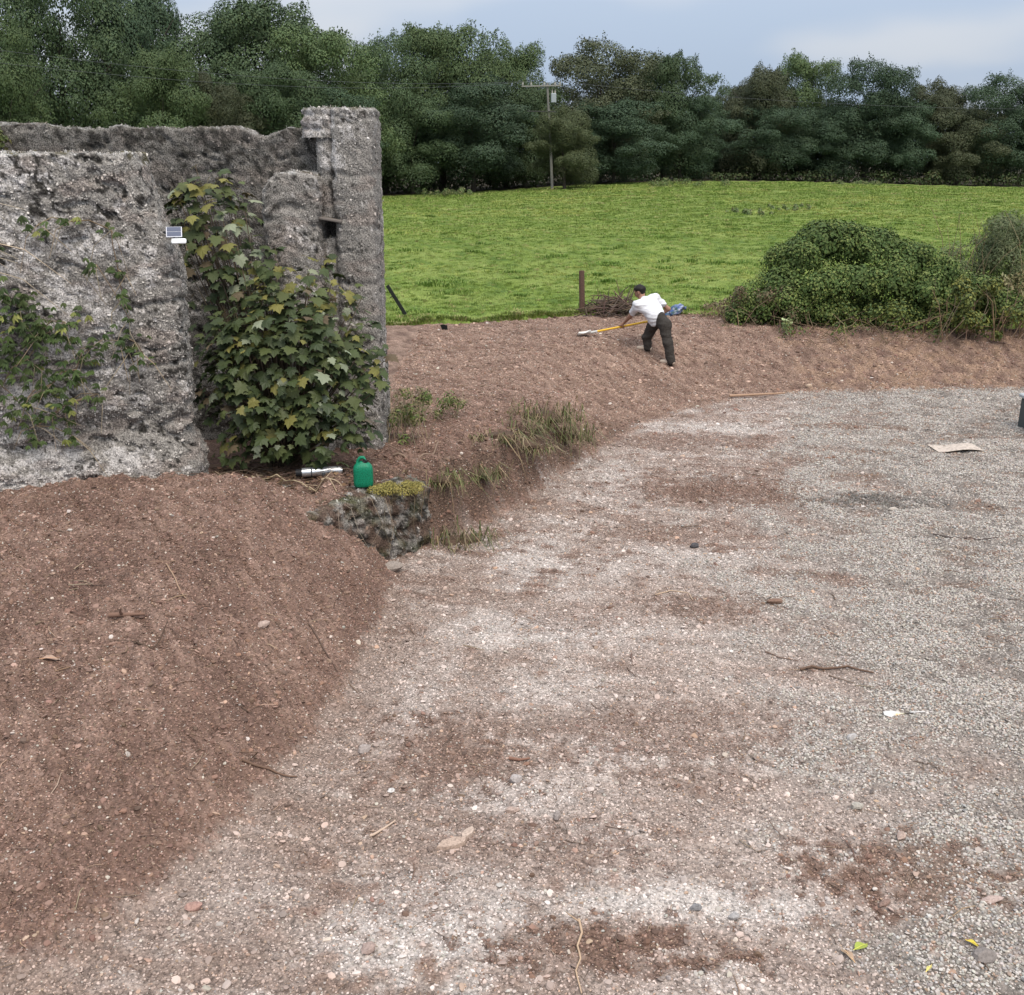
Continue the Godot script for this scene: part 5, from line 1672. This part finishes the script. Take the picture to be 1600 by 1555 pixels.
# ---------------------------------------------------------------- electricity pole and its wires
func pole() -> void:
	var o := thing("electricity_pole", "wooden electricity pole with grey transformer before the trees", "pole", Vector3(3.50, field_height(3.50, -95.0) - 0.1, -95.0))
	var wood := mat(lin(0.20, 0.19, 0.17), 0.9)
	var b := Builder.new()
	b.tube([Vector3(0, -0.3, 0), Vector3(-0.25, 4.5, 0), Vector3(-0.55, 8.75, 0)], [0.13, 0.115, 0.095], 10)
	part(b.mesh(), "shaft", wood, o)
	b = Builder.new()
	b.box(Transform3D(Basis(Vector3.FORWARD, -0.02), Vector3(-1.05, 8.5, 0.16)), Vector3(3.3, 0.11, 0.10), 0.02)
	part(b.mesh(), "crossarm", mat(lin(0.24, 0.23, 0.21), 0.9), o)
	b = Builder.new()
	b.box(Transform3D(Basis(Vector3.FORWARD, 0.02), Vector3(-1.0, 6.5, 0.12)), Vector3(2.4, 0.08, 0.08), 0.01)
	part(b.mesh(), "lower_arm", mat(lin(0.06, 0.06, 0.055), 0.9), o)
	for x in [-2.6, -1.9, -0.8, 0.1, 0.5]:
		b = Builder.new()
		b.tube([Vector3(x, 8.55, 0.16), Vector3(x, 8.62, 0.16), Vector3(x, 8.72, 0.16), Vector3(x, 8.85, 0.16)], [0.03, 0.09, 0.07, 0.09], 8)
		part(smooth_of(b), "insulator", mat(lin(0.42, 0.40, 0.36), 0.3), o)
	b = Builder.new()
	b.box(Transform3D(Basis(), Vector3(0.0, 7.55, 0.18)), Vector3(0.44, 0.75, 0.45), 0.05)
	var tr := part(b.mesh(), "transformer", mat(lin(0.32, 0.35, 0.37), 0.5), o)
	for x in [-0.12, 0.12]:
		b = Builder.new()
		b.tube([Vector3(x, 7.95, 0.18), Vector3(x, 8.1, 0.18), Vector3(x, 8.3, 0.18)], [0.05, 0.06, 0.03], 8)
		part(smooth_of(b), "bushing", mat(lin(0.30, 0.28, 0.25), 0.3), tr)
	var top := o.position + Vector3(0, 8.85, 0.16)
	var wire := mat(lin(0.09, 0.095, 0.10), 0.6)
	for w in [[-2.6, Vector3(-37.0, 10.6, -50.0), 1.3, "upper overhead wire crossing the trees at the left"], [-1.9, Vector3(-37.0, 9.9, -49.4), 1.5, "lower overhead wire crossing the trees at the left"], [0.5, Vector3(82.0, 9.4, -90.0), 1.9, "overhead wire crossing the trees at the right"]]:
		var a: Vector3 = top + Vector3(w[0], 0, 0)
		var pts := []
		var rad := []
		for k in 33:
			var t := k / 32.0
			var p: Vector3 = a.lerp(w[1], t)
			p.y -= w[2] * 4.0 * t * (1.0 - t)
			pts.append(p - a)
			rad.append(0.010)
		b = Builder.new()
		b.tube(pts, rad, 5)
		var c := part(b.mesh(), "overhead_wire", wire)
		c.position = a
		tag(c, w[3], "wire")

# ---------------------------------------------------------------- the worker
func bones_hand(wrist: Vector3, grip: Vector3, axis: Vector3, palm_side: Vector3) -> Array:
	# a fist closed on a handle: palm, four fingers bent round it, a thumb from the side of the palm
	var out := []
	var x := axis.normalized()
	var y := (palm_side - x * palm_side.dot(x)).normalized()
	var z := x.cross(y)
	var back := grip + y * 0.034
	out.append([wrist, back, 0.026, 0.024])
	for k in 4:
		var f := (k - 1.5) * 0.020
		var l: float = [0.92, 1.0, 0.97, 0.82][k]
		var a := back + x * f + y * 0.004
		var p1 := grip + x * f + z * 0.031 * l + y * 0.016
		var p2 := grip + x * f * 0.95 + z * 0.022 * l - y * 0.024
		var p3 := grip + x * f * 0.9 - z * 0.010 * l - y * 0.026
		out.append([wrist.lerp(back, 0.75), a, 0.016, 0.012])
		out.append([a, p1, 0.0105, 0.0095])
		out.append([p1, p2, 0.0095, 0.0085])
		out.append([p2, p3, 0.0085, 0.0075])
	var th := back - z * 0.020 - x * 0.026
	var t1 := grip - z * 0.030 - x * 0.040 - y * 0.006
	out.append([wrist.lerp(back, 0.6), th, 0.016, 0.0125])
	out.append([th, t1, 0.012, 0.0105])
	out.append([t1, grip - x * 0.050 - y * 0.024, 0.0105, 0.009])
	return out

func worker() -> void:
	var J := {}
	var raw := {"pelvis": [2.70, 1.10, -19.45], "hip_l": [2.79, 1.05, -19.35], "hip_r": [2.63, 1.05, -19.53], "knee_l": [2.85, 0.72, -19.24], "ankle_l": [2.91, 0.40, -19.17], "knee_r": [2.51, 0.76, -19.66], "ankle_r": [2.54, 0.42, -19.66],
		"waist": [2.63, 1.20, -19.52], "chest": [2.51, 1.35, -19.66], "neck": [2.42, 1.44, -19.78], "head": [2.375, 1.56, -19.85],
		"sh_l": [2.31, 1.35, -19.56], "elb_l": [2.18, 1.12, -19.66], "wri_l": [2.09, 0.95, -19.90], "sh_r": [2.68, 1.45, -19.90], "elb_r": [2.93, 1.25, -19.92], "wri_r": [2.72, 1.08, -19.98]}
	var feet := 0.5 * (ground_at(2.88, -19.2) + ground_at(2.45, -19.7))
	var drop := feet - 0.335 - 0.09
	for k in raw:
		J[k] = Vector3(raw[k][0], raw[k][1] + drop, raw[k][2])
	var base := Vector3(2.72, feet, -19.4)
	J.ankle_l.y = ground_at(2.91, -19.17) + 0.085
	J.ankle_r.y = ground_at(2.54, -19.66) + 0.085
	for k in J:
		J[k] -= base
	var face := Vector3(-0.72, -0.45, -0.42).normalized()       # where he looks: down along the tool
	var across := face.cross(Vector3.UP).normalized()           # his right
	var crown := across.cross(face).normalized()
	# the long-handled shovel: from behind his right hand to the ground
	var tip := Vector3(1.24, ground_at(1.24, -20.25) + 0.035, -20.25) - base
	var grip_r: Vector3 = J.wri_r + Vector3(-0.03, -0.05, -0.01)
	var axis := (tip - grip_r).normalized()
	var grip_l: Vector3 = grip_r + axis * 0.63
	J.wri_l = grip_l + Vector3(0.045, 0.085, 0.055)
	J.elb_l = J.sh_l.lerp(J.wri_l, 0.52) + Vector3(-0.02, -0.03, 0.05)
	var o := thing("person", "person in white t-shirt and dark trousers bending over a long yellow shovel", "person", base)
	# body in one skin
	var h: Vector3 = J.head
	var body := [
		[J.pelvis, J.waist, 0.115, 0.105], [J.waist, J.chest, 0.105, 0.12], [J.chest, J.neck, 0.11, 0.055], [J.neck, h + face * -0.02, 0.055, 0.052],
		[J.sh_l, J.sh_r, 0.065, 0.065], [J.sh_l, J.elb_l, 0.050, 0.038], [J.elb_l, J.wri_l, 0.038, 0.027], [J.sh_r, J.elb_r, 0.050, 0.038], [J.elb_r, J.wri_r, 0.038, 0.027],
		[J.hip_l, J.knee_l, 0.075, 0.052], [J.knee_l, J.ankle_l, 0.050, 0.036], [J.hip_r, J.knee_r, 0.075, 0.052], [J.knee_r, J.ankle_r, 0.050, 0.036]]
	var st := SurfaceTool.new()
	st.begin(Mesh.PRIMITIVE_TRIANGLES)
	st.append_from(skin(body, 0.013, 70.0), 0, Transform3D())
	var head := [[h + crown * 0.035 - face * 0.018, h + crown * 0.03 - face * 0.03, 0.082, 0.085], [h - crown * 0.02 + face * 0.03, h - crown * 0.065 + face * 0.042, 0.060, 0.036], [h + crown * 0.05 + face * 0.035, h + crown * 0.05 + face * 0.04, 0.058, 0.05],
		[h + crown * 0.018 + face * 0.082, h - crown * 0.010 + face * 0.102, 0.009, 0.014], [h + crown * 0.03 + face * 0.078 + across * 0.032, h + crown * 0.03 + face * 0.078 - across * 0.032, 0.012, 0.012],
		[h - crown * 0.040 + face * 0.078 + across * 0.018, h - crown * 0.040 + face * 0.078 - across * 0.018, 0.010, 0.010], [h - crown * 0.05 - face * 0.03, J.neck, 0.050, 0.054]]
	for s in [-1.0, 1.0]:
		head.append([h + across * s * 0.083 + crown * 0.02 - face * 0.012, h + across * s * 0.084 - crown * 0.022 - face * 0.008, 0.013, 0.009])
	st.append_from(skin(head, 0.006, 150.0), 0, Transform3D())
	st.append_from(skin(bones_hand(J.wri_l, grip_l, axis, J.wri_l - grip_l), 0.0042, 320.0), 0, Transform3D())
	st.append_from(skin(bones_hand(J.wri_r, grip_r, axis, J.wri_r - grip_r), 0.0042, 320.0), 0, Transform3D())
	var skin_m := mat(lin(0.30, 0.165, 0.115), 0.55)
	skin_m.subsurf_scatter_enabled = true
	skin_m.subsurf_scatter_strength = 0.1
	part(st.commit(), "body", skin_m, o)
	for s in [-1.0, 1.0]:
		var e := SphereMesh.new()
		e.radius = 0.009
		e.height = 0.018
		e.radial_segments = 10
		e.rings = 6
		var eye := part(e, "eye", mat(lin(0.05, 0.035, 0.03), 0.2), o)
		eye.position = h + crown * 0.016 + face * 0.081 + across * s * 0.031
	# t-shirt
	var belly: Vector3 = J.waist.lerp(J.pelvis, 0.55)
	var shirt := [[belly, J.chest, 0.142, 0.152], [J.chest, J.neck + (J.chest - J.neck) * 0.28, 0.142, 0.075], [J.sh_l, J.sh_r, 0.090, 0.090], [J.sh_l, J.sh_l.lerp(J.elb_l, 0.62), 0.082, 0.074], [J.sh_r, J.sh_r.lerp(J.elb_r, 0.62), 0.082, 0.074],
		[J.sh_l.lerp(J.chest, 0.4), belly + (J.sh_l - J.sh_r) * 0.12, 0.115, 0.115], [J.sh_r.lerp(J.chest, 0.4), belly + (J.sh_r - J.sh_l) * 0.10, 0.115, 0.110], [J.chest + Vector3(0, -0.05, 0), belly + Vector3(-0.04, -0.05, 0), 0.12, 0.115]]
	part(skin(shirt, 0.012, 60.0, 0.034), "t_shirt", grain(mat(lin(0.60, 0.60, 0.62), 0.9), null, M.n_soil, 2.0, 0.3), o)
	# trousers
	var seat: Vector3 = J.pelvis
	var legs := [[seat + Vector3(0.015, 0.03, 0.02), J.hip_l, 0.128, 0.118], [seat + Vector3(0.0, 0.03, -0.02), J.hip_r, 0.128, 0.118], [J.hip_l, J.knee_l, 0.120, 0.090], [J.knee_l, J.ankle_l + Vector3(0, -0.015, 0), 0.090, 0.084], [J.hip_r, J.knee_r, 0.120, 0.090], [J.knee_r, J.ankle_r + Vector3(0, -0.015, 0), 0.090, 0.082]]
	part(skin(legs, 0.013, 60.0, 0.020), "trousers", grain(mat(lin(0.056, 0.049, 0.043), 0.9), M.tex_wear, M.n_soil, 2.0, 0.3), o)
	# hair
	var hair := [[h + crown * 0.062 - face * 0.03, h + crown * 0.045 - face * 0.055, 0.088, 0.082], [h + crown * 0.085 + face * 0.035, h + crown * 0.08 - face * 0.02, 0.048, 0.075], [h + crown * 0.03 - face * 0.06 + across * 0.045, h - crown * 0.01 - face * 0.06 + across * 0.03, 0.05, 0.04], [h + crown * 0.03 - face * 0.06 - across * 0.045, h - crown * 0.01 - face * 0.06 - across * 0.03, 0.05, 0.04], [h + crown * 0.07 + across * 0.05, h + crown * 0.07 - across * 0.05, 0.045, 0.045]]
	part(skin(hair, 0.008, 90.0, 0.012), "hair", mat(lin(0.014, 0.011, 0.010), 0.6), o)
	# boots: toes forward
	for q in [["ankle_l", Vector3(-0.80, 0, -0.6)], ["ankle_r", Vector3(-0.85, 0, -0.5)]]:
		var a: Vector3 = J[q[0]]
		var d: Vector3 = q[1].normalized()
		var gy: float = ground_at((a + base).x + d.x * 0.1, (a + base).z + d.z * 0.1) - base.y + 0.03
		var heel := Vector3(a.x, gy + 0.006, a.z) - d * 0.04
		var toe := Vector3(a.x, gy, a.z) + d * 0.19
		var boot := [[heel, toe, 0.042, 0.036], [a + Vector3(0, 0.02, 0), heel + d * 0.03, 0.048, 0.045], [a, toe - d * 0.05, 0.042, 0.036]]
		part(skin(boot, 0.009, 110.0), "shoe", mat(lin(0.46, 0.37, 0.29), 0.8), o)
	# shovel
	var s := thing("shovel", "long yellow handled shovel with pale grey blade held by the worker", "shovel", tip + base)
	var start := grip_r - axis * 0.22 - tip
	var neck := -axis * 0.36
	var b := Builder.new()
	b.tube([start, start + axis * 0.01, start.lerp(neck, 0.5), neck], [0.014, 0.019, 0.0195, 0.019], 12)
	part(b.mesh(), "handle", mat(lin(0.72, 0.43, 0.045), 0.45), s)
	b = Builder.new()
	b.tube([neck - axis * 0.05, neck + axis * 0.04, neck + axis * 0.12], [0.023, 0.024, 0.015], 12)
	part(b.mesh(), "socket", mat(lin(0.5, 0.49, 0.46), 0.5), s)
	var v := PackedVector3Array()
	var wide := axis.cross(Vector3.UP).normalized()
	var up := wide.cross(axis).normalized()
	for side in [0.0, -0.006]:
		for j in 9:
			for i in 9:
				var t := j / 8.0
				var u := i / 4.0 - 1.0
				var w := 0.125 * (smooth(-0.1, 0.25, t) * 0.9 + 0.1) * (1.0 - 0.35 * smooth(0.6, 1.0, t) * u * u)
				v.append(neck + axis * (0.07 + 0.29 * t - 0.05 * u * u * t) + wide * u * w + up * (0.05 * u * u - 0.02 * sin(t * PI) + side))
	var idx := PackedInt32Array()
	for j in 8:
		for i in 8:
			var a := j * 9 + i
			idx.append_array([a, a + 9, a + 1, a + 1, a + 9, a + 10, a + 81, a + 82, a + 90, a + 82, a + 91, a + 90])
	part(arrays_mesh(v, smooth_normals(v, idx), PackedColorArray(), idx), "blade", mat(lin(0.60, 0.58, 0.54), 0.5), s)

# ---------------------------------------------------------------- sky
func sky() -> Sky:
	var w := 1024
	var hgt := 512
	var im := Image.create(w, hgt, false, Image.FORMAT_RGBF)
	var n := FastNoiseLite.new()
	n.seed = 21
	n.frequency = 1.0
	n.fractal_octaves = 5
	for y in hgt:
		var el := PI * (0.5 - (y + 0.5) / hgt)
		var up := maxf(0.0, sin(el))
		for x in w:
			var az := TAU * (x + 0.5) / w
			# cloud sheet seen from below: its pattern closes up towards the horizon
			var k := 1.0 / (0.12 + up)
			var cx := cos(az) * cos(el) * k
			var cz := sin(az) * cos(el) * k
			var c := n.get_noise_3d(cx * 0.55, up * 1.5, cz * 0.55) * 0.6 + 0.4 * n.get_noise_3d(cx * 0.16 + 8.0, 3.0, cz * 0.16)
			var t := smooth(-0.18, 0.26, c)
			var blue := Vector3(0.190, 0.234, 0.300)
			var white := Vector3(0.264, 0.284, 0.314)
			var col := blue.lerp(white, maxf(t, up)) * (1.0 + SKY_RISE * up)
			im.set_pixel(x, y, Color(col.x, col.y, col.z))
	var m := PanoramaSkyMaterial.new()
	m.panorama = ImageTexture.create_from_image(im)
	var s := Sky.new()
	s.sky_material = m
	return s

const SKY_RISE := 2.0      # an overcast sky is brighter overhead than at the horizon

func _ready() -> void:
	rng.seed = 7
	nz.seed = 3
	nz.frequency = 1.0
	nz.fractal_octaves = 2
	nf.seed = 11
	nf.frequency = 1.0
	nf.fractal_octaves = 4
	nc.seed = 5
	nc.noise_type = FastNoiseLite.TYPE_CELLULAR
	nc.frequency = 1.0
	nc.fractal_type = FastNoiseLite.FRACTAL_NONE
	nc.cellular_return_type = FastNoiseLite.RETURN_CELL_VALUE
	var cam := Camera3D.new()
	cam.name = "camera"
	cam.position = Vector3(0, 3.9, 0)
	cam.rotation_degrees = Vector3(-17.729, 0, 0)
	cam.fov = 50.46
	cam.near = 0.05
	cam.far = 1500.0
	add_child(cam)
	cam.current = true
	var env := Environment.new()
	env.background_mode = Environment.BG_SKY
	env.sky = sky()
	env.tonemap_mode = Environment.TONE_MAPPER_LINEAR
	env.tonemap_exposure = 2.05
	env.sdfgi_enabled = true
	env.ssao_enabled = true
	env.ssil_enabled = true
	var we := WorldEnvironment.new()
	we.name = "environment"
	we.environment = env
	add_child(we)
	var sun := DirectionalLight3D.new()
	sun.name = "sun"
	sun.light_energy = 0.5
	sun.light_color = Color(1.0, 0.955, 0.90)
	sun.light_angular_distance = 40.0
	sun.shadow_enabled = true
	sun.rotation_degrees = Vector3(-58, 25, 0)
	add_child(sun)
	# materials
	M.tex_soil = noise_tex(5, 0.03, 5, [[0.0, grey(0.40)], [0.4, grey(0.78)], [0.6, grey(0.92)], [1.0, grey(1.0)]])
	M.tex_wear = noise_tex(8, 0.012, 5, [[0.0, grey(0.62)], [0.5, grey(0.9)], [1.0, grey(1.0)]])
	M.tex_mud = noise_tex(28, 0.02, 5, [[0.0, Color(0.62, 0.52, 0.45)], [0.34, Color(0.75, 0.70, 0.66)], [0.42, grey(0.92)], [1.0, grey(1.0)]])
	M.tex_conc = noise_tex(9, 0.035, 4, [[0.0, grey(0.34)], [0.40, grey(0.60)], [0.47, grey(0.88)], [0.56, grey(0.95)], [1.0, grey(1.0)]])
	M.n_soil = normal_tex(15, 0.035, 5, 16.0)
	M.n_conc = normal_tex(16, 0.05, 4, 14.0)
	M.soil = grain(mat(Color.WHITE, 1.0, true), M.tex_soil, M.n_soil, 0.9, 1.0)
	M.concrete = grain(mat(Color.WHITE, 1.0, true), M.tex_conc, M.n_conc, 1.3, 0.55)
	M.turf = grain(mat(Color.WHITE, 1.0, true), M.tex_soil, M.n_soil, 0.5, 0.6)
	M.stone = mat(Color.WHITE, 0.95, true)
	M.stone_tex = grain(mat(Color.WHITE, 0.95), M.tex_wear, M.n_soil, 4.0, 0.5)
	M.sod = grain(mat(lin(0.15, 0.10, 0.07), 1.0), M.tex_soil, M.n_soil, 3.0)
	M.leaf_white = leafy(1, 1, 1, 0.25)
	M.bark = grain(mat(lin(0.10, 0.085, 0.07), 1.0), M.tex_wear, null, 1.0)
	M.cell = mat(lin(0.10, 0.11, 0.15), 0.12)
	var t0 := Time.get_ticks_msec()
	yard()
	print("yard ", Time.get_ticks_msec() - t0)
	pasture()
	print("pasture ", Time.get_ticks_msec() - t0)
	ruins()
	print("ruins ", Time.get_ticks_msec() - t0)
	trees()
	print("trees ", Time.get_ticks_msec() - t0)
	bushes()
	sycamore()
	climber()
	bank_plants()
	print("plants ", Time.get_ticks_msec() - t0)
	pole()
	worker()
	print("worker ", Time.get_ticks_msec() - t0)
	small_things()
	strew()
	print("done ", Time.get_ticks_msec() - t0)
